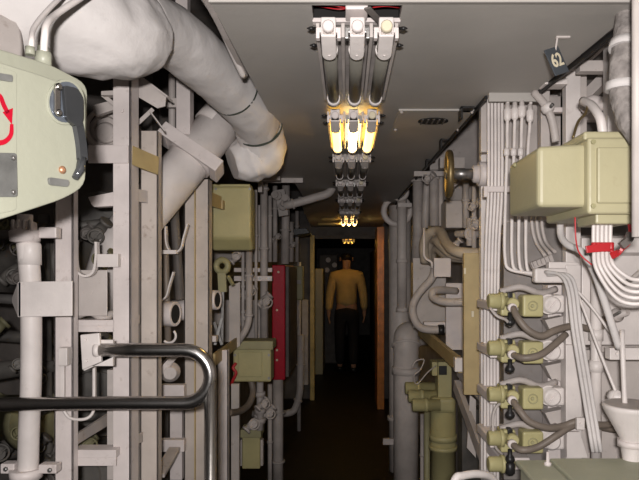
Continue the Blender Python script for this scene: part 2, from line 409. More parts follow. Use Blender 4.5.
obj('copper_screw', lathe(B(), S(61, 170, -.002), un, [(0, .006), (.004, .006), (.006, .004), (.007, .002)], 12), CU, t, 'worn copper screw')
b = B()                                                         # red curved arrow drawn on the cover
def catmull2(pts, k=6): return [(v.x, v.y) for v in catmull([V((x, y, 0)) for x, y in pts], k)]
def ribbon(pts, w0, w1, off):
    P = catmull2(pts, 6); n = len(P)
    Lh, Rh = [], []
    for i, (x, y) in enumerate(P):
        a, c = P[max(0, i - 1)], P[min(n - 1, i + 1)]; dx, dy = c[0] - a[0], c[1] - a[1]; l = math.hypot(dx, dy) or 1
        wd = (w0 + (w1 - w0) * i / (n - 1)) / 2; Lh.append((x - dy / l * wd, y + dx / l * wd)); Rh.append((x + dy / l * wd, y - dx / l * wd))
    prism(b, [S(x, y, off) for x, y in Lh + Rh[::-1]], -un * .001)
ribbon([(-8, 92), (0, 96), (4, 105), (8, 113)], 4, 4, .0022)
prism(b, [S(x, y, .0022) for x, y in ((3, 112), (13, 108), (12, 124))], -un * .001)
ribbon([(12, 124), (11, 135), (4, 142), (-8, 143)], 3, 6, .0022)
obj('direction_arrow', b, RD, t, 'red painted curved arrow')
# window with the black lever
b = B(); n = 28; e = [S(66 + 19 * math.cos(6.2832 * i / n), 102 + 23 * math.sin(6.2832 * i / n), .0025) for i in range(n)]; prism(b, e, -un * .006, .001)
rw = obj('window_rim', b, CM, t)
b = B(); e = [S(66 + 16 * math.cos(6.2832 * i / n), 102 + 20.5 * math.sin(6.2832 * i / n), .004) for i in range(n)]; prism(b, e, -un * .004, 0); obj('window_glass', b, SLATE, rw, 'dark blue grey glossy round window')
b = B()
beam(b, S(57, 88, .006), S(57, 113, .006), .010, .004, up=un)
for x, y in ((57, 87), (57, 113)): lathe(b, S(x, y, .004), un, [(0, .0055), (.005, .0055), (.007, .003)], 12)
obj('lever_bracket', b, ST, t)
b = B(); prism(b, [S(x, y, .010) for x, y in arcp([(64, 85), (78, 88), (84, 98), (84, 120), (80, 128), (67, 119)], 4)], -un * .012, .002)
P = [S(x, y, .004) for x, y in catmull2([(74, 112), (78, 128), (81, 146), (82, 160)])]
for p, q in zip(P, P[1:]): beam(b, p, q, .014, .010, up=un, bev=0)
sweep(b, [S(82, 158, .004), S(80, 170, .006), S(75, 178, .006)], [.007, .0065, .005], 10)
obj('lever', b, LEV, t, 'glossy black curved lever')
obj('conduit_gland', (lambda b: (lathe(b, S(43.5, 66, -.06), (0, 0, 1), [(0, .013), (.02, .013), (.022, .009), (.03, .009)], 6), lathe(b, S(30, 55, -.06), (0, 0, 1), [(0, .007), (.012, .007)], 10), b)[-1])(B()), CM, t)
solo('conduit', 'thinner left one of two bent conduits rising from the cream green casing', 'conduit', sweep(B(), catmull([S(31, 52, -.06), S(31.5, 40, -.06), W(34, 28, .94), W(46, 12, .98), W(66, -8, 1.04)], 5), .0042, 10), WB, 'conduits rising from the casing')
solo('conduit', 'thicker right one of two bent conduits rising from the cream green casing', 'conduit', sweep(B(), catmull([S(43.5, 58, -.06), W(44.5, 38, .92), W(47, 24, .93), W(58, 13, .97), W(90, -8, 1.04)], 5), .0055, 10), WB, 'conduits rising from the casing')
b = B(); lathe(b, W(-102, 30, .98), (.62, .75, .1), [(0, .07), (.01, .078), (.05, .078), (.055, .07), (.16, .07), (.17, .06)], 28)
solo('drum_housing', 'grey drum housing in the top left corner above the cream green casing', 'drum', b, GR)

# thick lagged pipe with elbow
t = thing('lagged_pipe', 'thick white cloth lagged pipe bending down along the upper left', 'pipe', W(120, 80, 1.25))
P = catmull([W(-30, -25, 1.08), W(30, 0, 1.14), W(82, 22, 1.20), W(118, 32, 1.27), W(134, 34, 1.33), W(144, 34, 1.37)], 7)
n = len(P); R = [.10, .11, .104, .098, .088, .066]
def interp(L, n): return [L[min(len(L) - 2, int(i / (n - 1) * (len(L) - 1)))] * (1 - (i / (n - 1) * (len(L) - 1) - min(len(L) - 2, int(i / (n - 1) * (len(L) - 1))))) + L[min(len(L) - 2, int(i / (n - 1) * (len(L) - 1))) + 1] * (i / (n - 1) * (len(L) - 1) - min(len(L) - 2, int(i / (n - 1) * (len(L) - 1)))) for i in range(n)]
obj('flange_lagging', sweep(B(), P, interp(R, n), 48, True, .008, 19), LG, t, 'bulging padded lagging over the flange')
P = catmull([W(132, 20, 1.34), W(165, 33, 1.48), W(196, 56, 1.62), W(228, 86, 1.80), W(248, 108, 1.93), W(258, 126, 2.04)], 8); n = len(P)
obj('upper_run', sweep(B(), P, interp([.074, .077, .077, .077, .078, .076], n), 40, True, .004, 16), LG, t)
P = catmull([W(249, 108, 1.95), W(259, 130, 2.06), W(262, 150, 2.12), W(248, 158, 2.12), W(232, 163, 2.10)], 7); n = len(P)
obj('elbow_lagging', sweep(B(), P, interp([.074, .08, .088, .088, .06], n), 44, True, .011, 20), LG, t, 'loose wrinkled cloth around the elbow')
def band(c, ax, R, wd, m, nm='band'): obj(nm, lathe(B(), c - ax * wd / 2, ax, [(0, R - .012), (0, R), (wd, R), (wd, R - .012)], 36), m, t)
a1 = (W(248, 108, 1.93) - W(222, 80, 1.765)).normalized(); band(W(233.5, 91, 1.835), a1, .0805, .007, BD)
a2 = (W(261, 140, 2.09) - W(254, 118, 2.0)).normalized(); band(W(258.5, 128, 2.05), a2, .0825, .006, BD)
pa, pb_ = W(246, 93, 2.13), W(118, 246, 1.93); ax = (pb_ - pa).normalized()
b = sweep(B(), [pa, pb_, pb_ + V((-.12, .1, -.25))], .074, 36); obj('bare_run', b, WB, t, 'smooth bare white pipe below the elbow')
b = lathe(B(), W(219, 124, 2.09) - ax * .02, ax, [(0, .07), (0, .0775), (.05, .0775), (.05, .07)], 36); obj('sleeve', b, WB, t)
cc = pa + ax * ((W(193, 157, 2.04) - pa).dot(ax)); b = lathe(B(), cc - ax * .022, ax, [(0, .071), (0, .081), (.044, .081), (.044, .071)], 36)
s = ax.cross(V((0, 1, 0))).normalized()
fr = s.cross(ax).normalized(); fr = fr if fr.y < 0 else -fr
beam(b, cc - s * .115 + fr * .080, cc + s * .115 + fr * .080, .014, .046, up=ax, bev=.003)
for k in (-1, 1):
    q = cc + s * k * .100; beam(b, q + fr * .08, q - fr * .02, .03, .044, up=ax, bev=.003)
obj('pipe_clamp', b, WH, t, 'white two part clamp with square lugs')

# rack of posts behind the casing
def post(label, x0, x1, Y, z0, z1, m=WH, kind='angle', dpt=.05, holes=()):
    a, c = W(x0, 270, Y).x, W(x1, 270, Y).x; b = B()
    if kind == 'angle':
        bx(b, (a, Y, z0), (c, Y + .005, z1), .001); bx(b, (c - .006, Y, z0), (c, Y + dpt, z1), .001)
    elif kind == 'channel':
        bx(b, (a, Y, z0), (c, Y + .005, z1), .001); bx(b, (c - .005, Y, z0), (c, Y + dpt, z1), .001); bx(b, (a, Y, z0), (a + .005, Y + dpt, z1), .001)
    else: bx(b, (a, Y, z0), (c, Y + dpt, z1), .002)
    for hz in holes: bolt(b, V(((a + c) / 2, Y, hz)), (0, -1, 0), .006, .004)
    return solo('rack_post', label, 'post', b, m, 'white steel rack posts on the left')
post('wide flat white rack post behind the casing, left of the bracket plate', 54, 73, 1.56, 0, 1.80, WH, 'channel', .03)
post('tall white angle post rising from the handrail up to the lagged pipe', 113, 131, 1.62, 0, 2.42, WH, 'angle', .06, (1.93, 1.53, 1.28))
post('broad white channel post right of the tall angle post, carrying the brown strap', 140, 158, 1.745, 0, 1.905, WD, 'channel', .035)
post('thin pale post squeezed between the two tall white posts', 132, 140, 1.80, 0, 1.74, GR, 'bar', .02)
post('white channel post with a rusty left edge beside the olive box', 184, 209, 2.18, 0, 1.83, WD, 'channel', .05)
b = B(); a = W(195.5, 270, 2.172).x; bx(b, (a - .004, 2.168, 0), (a, 2.180, 1.83), .0005); solo('edge_strip', 'rust brown edge strip down the post beside the olive box', 'strip', b, TN)
b = B(); pb(b, 88, 145, 128, 163, 1.612, .006, .001); solo('crossbar', 'short flat white crossbar on the tall angle post beside the black lever', 'bar', b, WH, 'crossbars of the rack')
b = B(); beam(b, W(131.5, 155, 1.63), W(158, 166, 1.735), .006, .052, up=(0, 0, 1)); solo('crossbar', 'brown flat strap between the two tall white posts', 'bar', b, TN, 'crossbars of the rack')
b = B(); prism(b, [W(x, y, 1.628) for x, y in ((88, 197), (113, 192), (130, 191), (130, 205), (94, 207), (91, 204))], (0, .03, 0), .001); solo('crossbar', 'second narrow white crossbar lower on the tall angle post', 'bar', b, WH, 'crossbars of the rack')
b = B(); beam(b, W(131, 194, 1.66), W(147, 197, 1.74), .005, .036); solo('crossbar', 'short grey strap below the brown one between two posts', 'bar', b, GR, 'crossbars of the rack')
b = B(); prism(b, [W(x, y, 1.70) for x, y in ((133, 73), (166, 96), (165, 106), (157, 108), (133, 94))], (0, .006, 0), .001); prism(b, [W(x, y, 1.70) for x, y in ((133, 73), (136, 72), (168, 96), (166, 97))], (0, .05, 0), 0)
solo('gusset_plate', 'slanted white gusset plate below the lagged pipe next to the angle post', 'bracket', b, GR)
b = B(); beam(b, W(136, 125, 1.78), W(153, 109, 1.8), .004, .012); beam(b, W(150, 112, 1.79), W(165, 132, 1.8), .03, .004); solo('strut', 'thin crossed grey struts under the slanted gusset plate', 'strut', b, GR)
b = B(); pb(b, 176, 78, 190, 134, 1.99, .05, .002); a = W(183, 78, 2.02); bx(b, (a.x - .02, 2.0, a.z), (a.x + .02, 2.04, 2.42), .001); solo('hanger_post', 'short white hanging post above the bare clamped pipe', 'post', b, WH)
b = B(); pb(b, 165, 98, 177, 107, 2.0, .02, .001); solo('tie_bar', 'small white tie bar left of the short hanging post', 'bar', b, GR)
b = B(); cyl(b, W(172, 74, 2.06), W(172, 128, 2.06), .012); solo('thin_pipe', 'thin grey pipe behind the gusset plate', 'pipe', b, GM)
b = B(); prism(b, [W(x, y, 1.64) for x, y in ((101, 91), (118, 90), (118, 95), (101, 95))], (0, .03, 0), .001); prism(b, [W(x, y, 1.66) for x, y in ((101, 96), (106, 95), (118, 105), (118, 110))], (0, .006, 0), 0); solo('corner_bracket', 'small angled bracket at the top of the tall angle post', 'bracket', b, GR)
t = thing('coiled_gear', 'round grey ribbed housing in shade between the casing and the tall post', 'machinery', W(102, 143, 1.9))
b = B(); lathe(b, W(104, 132, 1.86), (0, 1, 0), [(0, .01), (0, .026), (.012, .034), (.02, .034), (.02, .048), (.05, .055), (.05, .075), (.2, .08)], 24); obj('end_cap', b, GM, t)
b = B(); torus(b, W(106, 128, 1.87), (0.1, 1, 0), .042, .006); torus(b, W(106, 128, 1.865), (0, 1, 0), .06, .007); obj('rib', b, GR, t)
b = B(); prism(b, [W(x, y, 1.72) for x, y in ((92, 105), (112, 100), (118, 108), (95, 116))], (0, .02, 0), .002); solo('cover_flap', 'grey angled flap above the round ribbed housing', 'plate', b, GR)

# left vertical pipe with valve and plates
t = thing('stand_pipe', 'vertical white pipe with valve top at the left edge', 'pipe', W(30, 470, 1.5))
b = sweep(B(), catmull([W(27, 243, 1.48), W(29, 262, 1.48), W(31, 300, 1.49), W(31, 380, 1.5), W(28, 478, 1.5), V((W(28, 478, 1.5).x, 1.5, .3))], 6), .0245, 18); obj('pipe_run', b, WB, t)
b = lathe(B(), W(30, 265, 1.48), (0, .02, 1), [(0, .024), (.0, .0265), (.05, .025), (.056, .022)], 18); obj('collar', b, WB, t)
b = lathe(B(), W(25, 243, 1.48), (0, 0, 1), [(0, .02), (.004, .034), (.028, .036), (.034, .028), (.05, .026), (.054, .018), (.07, .018)], 20)
for x in (13, 18, 24, 30): lathe(b, W(x, 226, 1.455), (0, 0, 1), [(-.01, .005), (.012, .005), (.016, .003)], 6)
pb(b, 38, 227, 56, 238, 1.48, .03, .003); obj('valve_body', b, WH, t)
b = lathe(B(), W(26, 478, 1.5), (0, 0, 1), [(0, .026), (0, .038), (.024, .038), (.024, .026)], 20); pb(b, 0, 464, 14, 474, 1.49, .03, .003); pb(b, 38, 465, 56, 474, 1.49, .03, .003)
cl = obj('pipe_clamp', b, WH, t, 'pipe clamp near the bottom')
b = bolt(bolt(B(), W(50, 470, 1.49), (0, -1, 0), .006), W(6, 469, 1.49), (0, -1, 0), .006); obj('clamp_bolt', b, SB, cl)
b = B(); prism(b, [W(x, y, 1.45) for x, y in ((18, 282), (72, 281), (72, 316), (18, 317))], (0, .006, 0), .001); prism(b, [W(18, 282, 1.45), W(18, 317, 1.45), W(12, 302, 1.50), W(12, 298, 1.50)], (.006, 0, 0), 0)
solo('bracket_plate', 'wide flat white plate clamped across the vertical pipe on the left', 'plate', b, WB)
b = B(); pb(b, 73, 270, 107, 316, 1.64, .006, .002)
for x in (82, 91): bolt(b, W(x, 292, 1.64), (0, -1, 0), .005, .002)
solo('bracket_plate', 'grey square plate below the U shaped hook left of the angle post', 'plate', b, GR)
b = B(); P = catmull([W(76, 240, 1.6), W(76, 258, 1.6), W(78, 271, 1.6), W(86, 276, 1.6), W(94, 272, 1.6), W(97, 258, 1.6), W(97, 242, 1.6)], 5)
for p, q in zip(P, P[1:]): beam(b, p, q, .018, .006, up=(1, 0, .01), bev=0)
pb(b, 97, 254, 118, 267, 1.59, .02, .001); solo('pipe_hook', 'empty U shaped white hook fixed to the tall angle post', 'hook', b, WB)
b = B(); pb(b, 76, 320, 114, 326, 1.62, .05, .001); pb(b, 76, 326, 114, 332, 1.62, .006, .001); solo('shelf_angle', 'short white shelf angle between the posts above the handrail', 'bar', b, WH)
b = B(); sweep(b, catmull([W(76, 316, 1.66), W(90, 312, 1.66), W(103, 318, 1.66), W(113, 313, 1.68)], 5), .011, 8); solo('rusty_cable', 'rough dirty cable lying on the white shelf angle', 'cable', b, GM)
b = B(); prism(b, [W(70, 447, 1.58), W(124, 414, 1.95), W(124, 402, 1.95), W(70, 437, 1.58)], (.01, .02, 0), .001); solo('diagonal_brace', 'slanting rusty brown brace behind the lower rail', 'brace', b, GM)
b = B(); pb(b, 72, 450, 116, 458, 1.59, .05, .001); pb(b, 72, 458, 116, 466, 1.59, .006, .001); solo('shelf_angle', 'lowest white shelf angle near the bottom left', 'bar', b, WH)
b = B(); sweep(b, catmull([W(62, 408, 1.54), W(70, 418, 1.54), W(85, 419, 1.54), W(93, 412, 1.55), W(94, 398, 1.56), W(94, 360, 1.56)], 6), .004, 8); pb(b, 58, 348, 67, 366, 1.53, .03, .002); pb(b, 60, 366, 64, 398, 1.54, .01, .001); solo('cable_clip', 'bent white rod clip on the flat post under the lower rail', 'clip', b, WB)
b = B(); pb(b, 92, 345, 95, 398, 1.6, .012, .001); pb(b, 107, 370, 113, 480, 1.68, .03, .001); solo('flat_strip', 'narrow white flat strips left of the angle post below the rail', 'strip', b, GR)
for i, (x0, y0, x1, y1, lab) in enumerate(((131, 432, 141, 446, 'small grey slanted tab on the angle post near the bottom'), (131, 315, 138, 327, 'tiny white bolted tab on the angle post above the handrail'))):
    b = B(); prism(b, [W(x0, y0 + 4, 1.64), W(x1, y0, 1.72), W(x1, y1 - 4, 1.72), W(x0, y1, 1.64)], (.005, 0, 0), 0); bolt(b, W(x0 + 2, (y0 + y1) / 2, 1.655), (.5, -1, 0), .006); solo('post_tab', lab, 'tab', b, GR)

# steel handrail
t = thing('handrail', 'polished steel handrail with a rounded end at the lower left', 'handrail', V((W(210, 480, 1.45).x, 1.45, 0)))
Y = 1.45; arc = [W(184 + 26.5 * math.sin(a), 376.5 - 26.5 * math.cos(a), Y) for a in [math.pi * i / 12 for i in range(13)]]
top = [W(96, 350, Y), W(140, 350, Y)]
P = top + arc + [W(120, 403, Y), W(-60, 405, Y), W(-200, 405, Y)]
obj('rail', sweep(B(), P, .0165, 20), ST, t)
obj('upright', sweep(B(), [W(210.5, 374, Y), V((W(210.5, 374, Y).x, Y, 0))], .0155, 20), ST, t)
b = B(); prism(b, [W(x, y, 1.44) for x, y in ((80, 335), (99, 333), (101, 362), (82, 370))], (0, .012, 0), .002); prism(b, [W(x, y, 1.452) for x, y in ((82, 368), (100, 356), (116, 356), (84, 371))], (0, .006, 0), .001)
lathe(b, W(99, 350, Y), (-1, 0, 0), [(-.004, .0185), (.004, .0195), (.010, .017)], 16)
for x, y in ((85, 340), (86, 361)): bolt(b, W(x, y, 1.44), (0, -1, 0), .005)
pb(b, 84, 340, 113, 366, 1.452, .01, 0); 
obj('end_bracket', b, WB, t, 'white painted end bracket')

# hooks and pipe stubs between the tall posts
b = B(); P = catmull([W(166, 226, 2.05), W(167, 244, 2.05), W(173, 253, 2.05), W(181, 249, 2.05), W(184, 238, 2.05), W(188, 224, 2.05)], 5)
for p, q in zip(P, P[1:]): beam(b, p, q, .02, .005, up=(1, 0, .01), bev=0)
pb(b, 160, 250, 176, 254, 2.03, .03, .001); solo('pipe_hook', 'upper empty white strap hook beside the bare clamped pipe', 'hook', b, WB)
b = B(); P = catmull([W(161, 301, 2.05), W(167, 296, 2.05), W(170, 285, 2.05), W(174, 272, 2.05)], 5)
for p, q in zip(P, P[1:]): beam(b, p, q, .02, .005, up=(1, 0, .01), bev=0)
solo('pipe_hook', 'lower half strap hook above the pipe stubs', 'hook', b, WB)
def stub(label, x, y, Y, r, L, dx=1):
    t = thing('pipe_stub', label, 'pipe', W(x, y, Y), 'open pipe stubs between the posts'); p = W(x, y, Y); d = V((dx, -.22, 0)).normalized()
    obj('sleeve', lathe(B(), p - d * L, d, [(0, r * .8), (0, r), (L - .004, r), (L, r * .96), (L, r * .78), (L - .03, r * .75)], 20), WH, t)
    obj('bore', lathe(B(), p - d * .012, d, [(0, r * .76), (.009, r * .76)], 20), VO, t, 'dark disc for the shaded bore')  # solid dark disc stands for the shade inside the pipe
stub('large open white pipe stub left of the rusty edged post', 176, 314, 2.1, .044, .07)
stub('second open white pipe stub half behind the rusty edged post', 190, 310, 2.25, .040, .07)
stub('tan open pipe stub just right of the rusty edged post', 218, 300, 2.3, .038, .07)
b = B(); cyl(b, W(173, 190, 2.16), W(180, 300, 2.14), .016); solo('dark_pipe', 'dark slanting pipe in the gap right of the bare pipe', 'pipe', b, DG)
b = B(); cyl(b, W(165, 230, 2.14), W(168, 345, 2.14), .012); solo('brown_pipe', 'thin brown pipe behind the white strap hooks', 'pipe', b, HO)
t = thing('control_linkage', 'small grey linkage with loop below the pipe stubs above the rail bend', 'linkage', W(168, 350, 1.95))
b = B(); torus(b, W(169, 336, 1.95), (0, 1, 0), .022, .004, a0=0, a1=math.pi); obj('loop', b, WB, t)
b = B(); beam(b, W(160, 372, 1.98), W(182, 348, 2.0), .02, .02); lathe(b, W(170, 372, 1.99), (.3, -1, 0), [(-.04, .03), (0, .034), (.01, .02), (.03, .02)], 16); obj('lever_arm', b, GM, t)
solo('diagonal_brace', 'upper slanting brown brace seen in the gap under the rail bend', 'brace', beam(B(), W(150, 385, 1.95), W(176, 352, 2.35), .03, .01), GM)
solo('diagonal_brace', 'lower slanting brown brace near the bottom left of the handrail upright', 'brace', beam(B(), W(158, 476, 1.9), W(186, 430, 2.3), .04, .012), GM)
b = B(); pb(b, 160, 385, 184, 398, 2.1, .03, .001); pb(b, 160, 440, 184, 452, 2.12, .03, .001); pb(b, 170, 398, 182, 480, 2.2, .03, .001); solo('ladder_frame', 'white rungs and stile between the posts right of the broad channel post', 'frame', b, WH)

# shaded machinery behind the rack
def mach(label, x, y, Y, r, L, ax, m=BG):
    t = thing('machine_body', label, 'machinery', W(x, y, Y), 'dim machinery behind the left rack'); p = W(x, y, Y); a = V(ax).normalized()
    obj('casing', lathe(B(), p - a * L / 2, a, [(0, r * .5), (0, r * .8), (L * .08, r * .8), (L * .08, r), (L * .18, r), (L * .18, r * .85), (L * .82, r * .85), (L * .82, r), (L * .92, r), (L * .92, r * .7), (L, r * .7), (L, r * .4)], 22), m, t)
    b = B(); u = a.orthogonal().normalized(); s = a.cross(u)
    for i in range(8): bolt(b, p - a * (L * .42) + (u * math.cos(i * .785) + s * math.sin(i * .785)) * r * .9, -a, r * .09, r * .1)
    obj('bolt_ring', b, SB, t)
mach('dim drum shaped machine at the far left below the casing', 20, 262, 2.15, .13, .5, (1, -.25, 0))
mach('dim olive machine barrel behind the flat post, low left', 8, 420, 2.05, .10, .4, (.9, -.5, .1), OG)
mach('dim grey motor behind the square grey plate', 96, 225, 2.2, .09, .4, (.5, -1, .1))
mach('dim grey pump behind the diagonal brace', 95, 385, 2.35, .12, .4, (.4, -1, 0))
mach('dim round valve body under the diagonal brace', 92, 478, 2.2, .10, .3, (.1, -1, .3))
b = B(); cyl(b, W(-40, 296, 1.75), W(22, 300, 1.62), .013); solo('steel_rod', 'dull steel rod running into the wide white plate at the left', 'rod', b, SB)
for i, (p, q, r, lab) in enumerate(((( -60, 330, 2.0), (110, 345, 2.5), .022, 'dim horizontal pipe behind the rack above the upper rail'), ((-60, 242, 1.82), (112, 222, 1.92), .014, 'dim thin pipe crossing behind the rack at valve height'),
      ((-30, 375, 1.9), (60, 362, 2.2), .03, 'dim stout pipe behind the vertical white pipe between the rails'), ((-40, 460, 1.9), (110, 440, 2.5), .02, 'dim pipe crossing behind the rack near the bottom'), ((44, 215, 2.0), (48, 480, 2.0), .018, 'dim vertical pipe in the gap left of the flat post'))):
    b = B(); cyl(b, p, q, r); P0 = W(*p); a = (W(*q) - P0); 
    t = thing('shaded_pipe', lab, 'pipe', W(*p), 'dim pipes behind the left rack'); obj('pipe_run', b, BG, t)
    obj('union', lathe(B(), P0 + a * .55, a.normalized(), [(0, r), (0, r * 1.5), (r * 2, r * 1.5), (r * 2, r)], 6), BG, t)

# ================================================================ left side, middle distance
def casebox(name, label, cat, x0, y0, x1, y1, Y, d, m, bev=.01, feet=True):
    t = thing(name, label, cat, W((x0 + x1) / 2, y1, Y)); obj('casing', pb(B(), x0, y0, x1, y1, Y, d, bev, 3), m, t); return t
t = thing('junction_box', 'olive metal box with sloped bottom mounted high beside the rusty edged post', 'electrical box', W(232, 250, 2.55))
b = B(); a = [V((W(209, 270, 2.55).x, 2.55, 0)), V((W(251, 270, 2.55).x, 2.55, 0))]
z = lambda y: W(0, y, 2.55).z
prism(b, [V((a[0].x, 2.55, z(186))), V((a[0].x, 2.55, z(238))), V((a[0].x, 2.60, z(250))), V((a[0].x, 2.66, z(250))), V((a[0].x, 2.66, z(186)))], (a[1].x - a[0].x, 0, 0), .012, 3); obj('casing', b, OL, t)
b = B(); pb(b, 210, 184, 250, 188, 2.56, .08, .003); obj('lid', b, OL, t)
b = B(); 
for x in (216, 250): bolt(b, W(x, 189, 2.55), (0, -1, 0), .006)
obj('screw', b, SB, t)
b = B(); beam(b, W(196, 193, 2.19), W(221, 203, 2.52), .005, .055, up=(0, 0, 1)); pb(b, 219, 200, 223, 209, 2.51, .04, .001); solo('box_strap', 'tan strap bracket from the rusty edged post to the olive box', 'bracket', b, TN)
t = thing('lifting_eye', 'olive ring fitting with round hole hanging below the olive box', 'fitting', W(222, 292, 2.6))
b = torus(B(), W(222, 266, 2.6), (0.15, 1, 0), .026, .014); obj('ring', b, OD, t)
b = B(); beam(b, W(222, 273, 2.6), W(223, 292, 2.6), .035, .025); beam(b, W(228, 276, 2.6), W(233, 285, 2.58), .012, .012); obj('shank', b, OD, t)
b = B(); beam(b, W(223, 290, 2.6), W(222, 345, 2.6), .012, .012); beam(b, W(215, 345, 2.55), W(222, 318, 2.56), .012, .008); beam(b, W(222, 345, 2.55), W(214, 322, 2.56), .012, .008); solo('control_rod', 'thin crossed control rods under the olive ring fitting', 'rod', b, SB)
b = B(); prism(b, [W(x, y, 2.9) for x, y in ((229, 286), (240, 282), (240, 346), (229, 352))], (0, .012, 0), .001); solo('side_plate', 'narrow grey sheet plate right of the olive ring fitting', 'plate', b, GR)
b = B(); pb(b, 184, 336, 216, 342, 2.3, .04, .001); pb(b, 200, 318, 204, 480, 2.32, .03, .001); solo('cross_frame', 'white cross frame behind the rail bend', 'frame', b, WH)
b = B(); beam(b, W(214, 360, 2.35), W(236, 343, 2.9), .01, .05, up=(0, 0, 1)); solo('box_strap', 'brown slanting strap ending at the lower olive box', 'bracket', b, TN)
post('slim white post directly right of the handrail upright', 217, 228, 2.5, 0, W(0, 350, 2.5).z, WH, 'channel', .03)
post('second slim grey post with dark slot behind the lower olive box', 231, 239, 2.95, 0, W(0, 384, 2.95).z, GR, 'bar', .03)
t = thing('junction_box', 'lower olive electrical box with lid and red tie, above the floor', 'electrical box', W(252, 383, 3.0))
obj('casing', pb(B(), 233, 344, 271, 382, 3.0, .12, .008, 3), OL, t)
b = B(); pb(b, 231, 341, 273, 350, 2.985, .14, .005); obj('lid', b, OD, t)
b = B(); pb(b, 238, 352, 262, 377, 2.992, .01, .003); obj('door_panel', b, OL, t)
for x, y in ((235, 355), (269, 355), (235, 378), (269, 378)): obj('corner_bolt', bolt(B(), W(x, y, 3.0), (0, -1, 0), .007), SB, t)
b = B(); sweep(b, catmull([W(236, 363, 2.98), W(233, 368, 2.97), W(236, 373, 2.97), W(233, 380, 2.97), W(231, 385, 2.98)], 5), .008, 8); obj('red_tie', b, RB, t, 'red cloth tie')
t = casebox('junction_box', 'lowest small olive box near the bottom left of the walkway', 'electrical box', 242, 436, 260, 469, 3.2, .1, OL, .006)
b = B(); pb(b, 240, 430, 261, 438, 3.18, .13, .004); obj('lid', b, OD, t)
b = B(); pb(b, 238, 440, 242, 466, 3.22, .04, .002); pb(b, 260, 440, 263, 466, 3.22, .04, .002); obj('mounting_ear', b, GM, t)
hose('bent_hose', 'brown bent hose curving down beneath the lower olive box', 'hose', [(251, 380, 3.08), (253, 392, 3.06), (249, 404, 3.0), (240, 411, 2.9), (228, 413, 2.75)], .017, HO)
pipe('vertical_pipe', 'grey vertical pipe with collars right of the upper olive box', 'pipe', [(264, 172, 3.3), (264, 342, 3.3)], .021, GM, collars=(.1, .45, .8))
pipe('vertical_pipe', 'grey pipe with a bend at the bottom behind the lower olive box', 'pipe', [(249, 246, 2.95), (249, 325, 2.95), (238, 342, 2.95)], .017, GM, collars=(.3, .7))
pipe('vertical_pipe', 'thin twin pipe just left of the red panel', 'pipe', [(256, 190, 3.2), (256, 342, 3.2)], .008, GR, fil=.01, collars=(.3, .65))
pipe('vertical_pipe', 'second thin twin pipe close beside the grey collared pipe', 'pipe', [(243, 252, 3.0), (243, 338, 3.0)], .008, GR, collars=(.4, .7))
pipe('vertical_pipe', 'short grey pipe with valve flanges under the lower olive box', 'pipe', [(260, 382, 3.15), (260, 430, 3.15)], .018, GM, collars=(.25, .6, .8), cw=.025, ck=1.6)
pipe('vertical_pipe', 'thin grey pipe dropping to the floor below the red panel', 'pipe', [(270, 384, 3.6), (270, 500, 3.6)], .014, GM, collars=(.2, .5))
pipe('vertical_pipe', 'stout grey pipe under the red panel reaching the floor', 'pipe', [V((W(278, 0, 3.95).x, 3.95, W(0, 376, 3.95).z)), V((W(278, 0, 3.95).x, 3.95, 0))], .035, GM, collars=(.3, .7))
pipe('vertical_pipe', 'white pipe bending toward the wall low beside the walkway', 'pipe', [(301, 335, 5.2), (300, 395, 5.2), (294, 412, 5.2), (284, 414, 5.2), (252, 414, 5.2)], .030, GR, fil=.12, collars=(.25, .55))
pipe('vertical_pipe', 'tall grey pipe behind the red panel under the deckhead', 'pipe', [(286, 180, 4.1), (285, 264, 4.1)], .028, GM, collars=(.25, .6))
pipe('vertical_pipe', 'slim pipe at the far left before the doorway', 'pipe', [(299, 262, 5.6), (299, 431, 5.6)], .02, GR, collars=(.5,))
b = B(); pb(b, 302, 300, 308, 385, 6.2, .08, .004); solo('wall_panel', 'narrow grey panel beside the yellow lit jamb', 'panel', b, GM)
t = thing('pipe_rack', 'row of flat clamps holding thin pipes left of the red panel', 'rack', W(255, 288, 3.15))
b = B(); pb(b, 234, 276, 272, 281, 3.20, .02, .001); pb(b, 234, 268, 272, 272, 3.32, .02, .001)
obj('clamp_bar', b, WH, t)
b = B()
for x in (246, 252, 260, 269): bolt(b, W(x, 278.5, 3.20), (0, -1, 0), .008)
obj('bolt', b, SB, t)
# red panel
t = thing('red_cabinet', 'tall dark red cabinet mounted on the left wall before the doorway', 'cabinet', W(282, 380, 3.9))
a0, a1 = W(272, 380, 3.9), W(285, 265, 3.9)
b = bx(B(), (a0.x, 3.9, a0.z), (a1.x, 4.6, a1.z), .006); obj('body', b, RD, t)
b = bx(B(), (a1.x - .001, 3.95, a0.z + .01), (a1.x + .02, 4.58, a1.z - .01), .003); obj('door', b, DG, t, 'side panel coloured dark for its shade')  # dark sheet puts the shade of the cabinet's side into colour
b = B()
for y in (272, 310, 350, 360): bolt(b, W(278.5 if y < 300 else 277, y, 3.9), (0, -1, 0), .008, .006)
obj('rivet', b, CR, t)
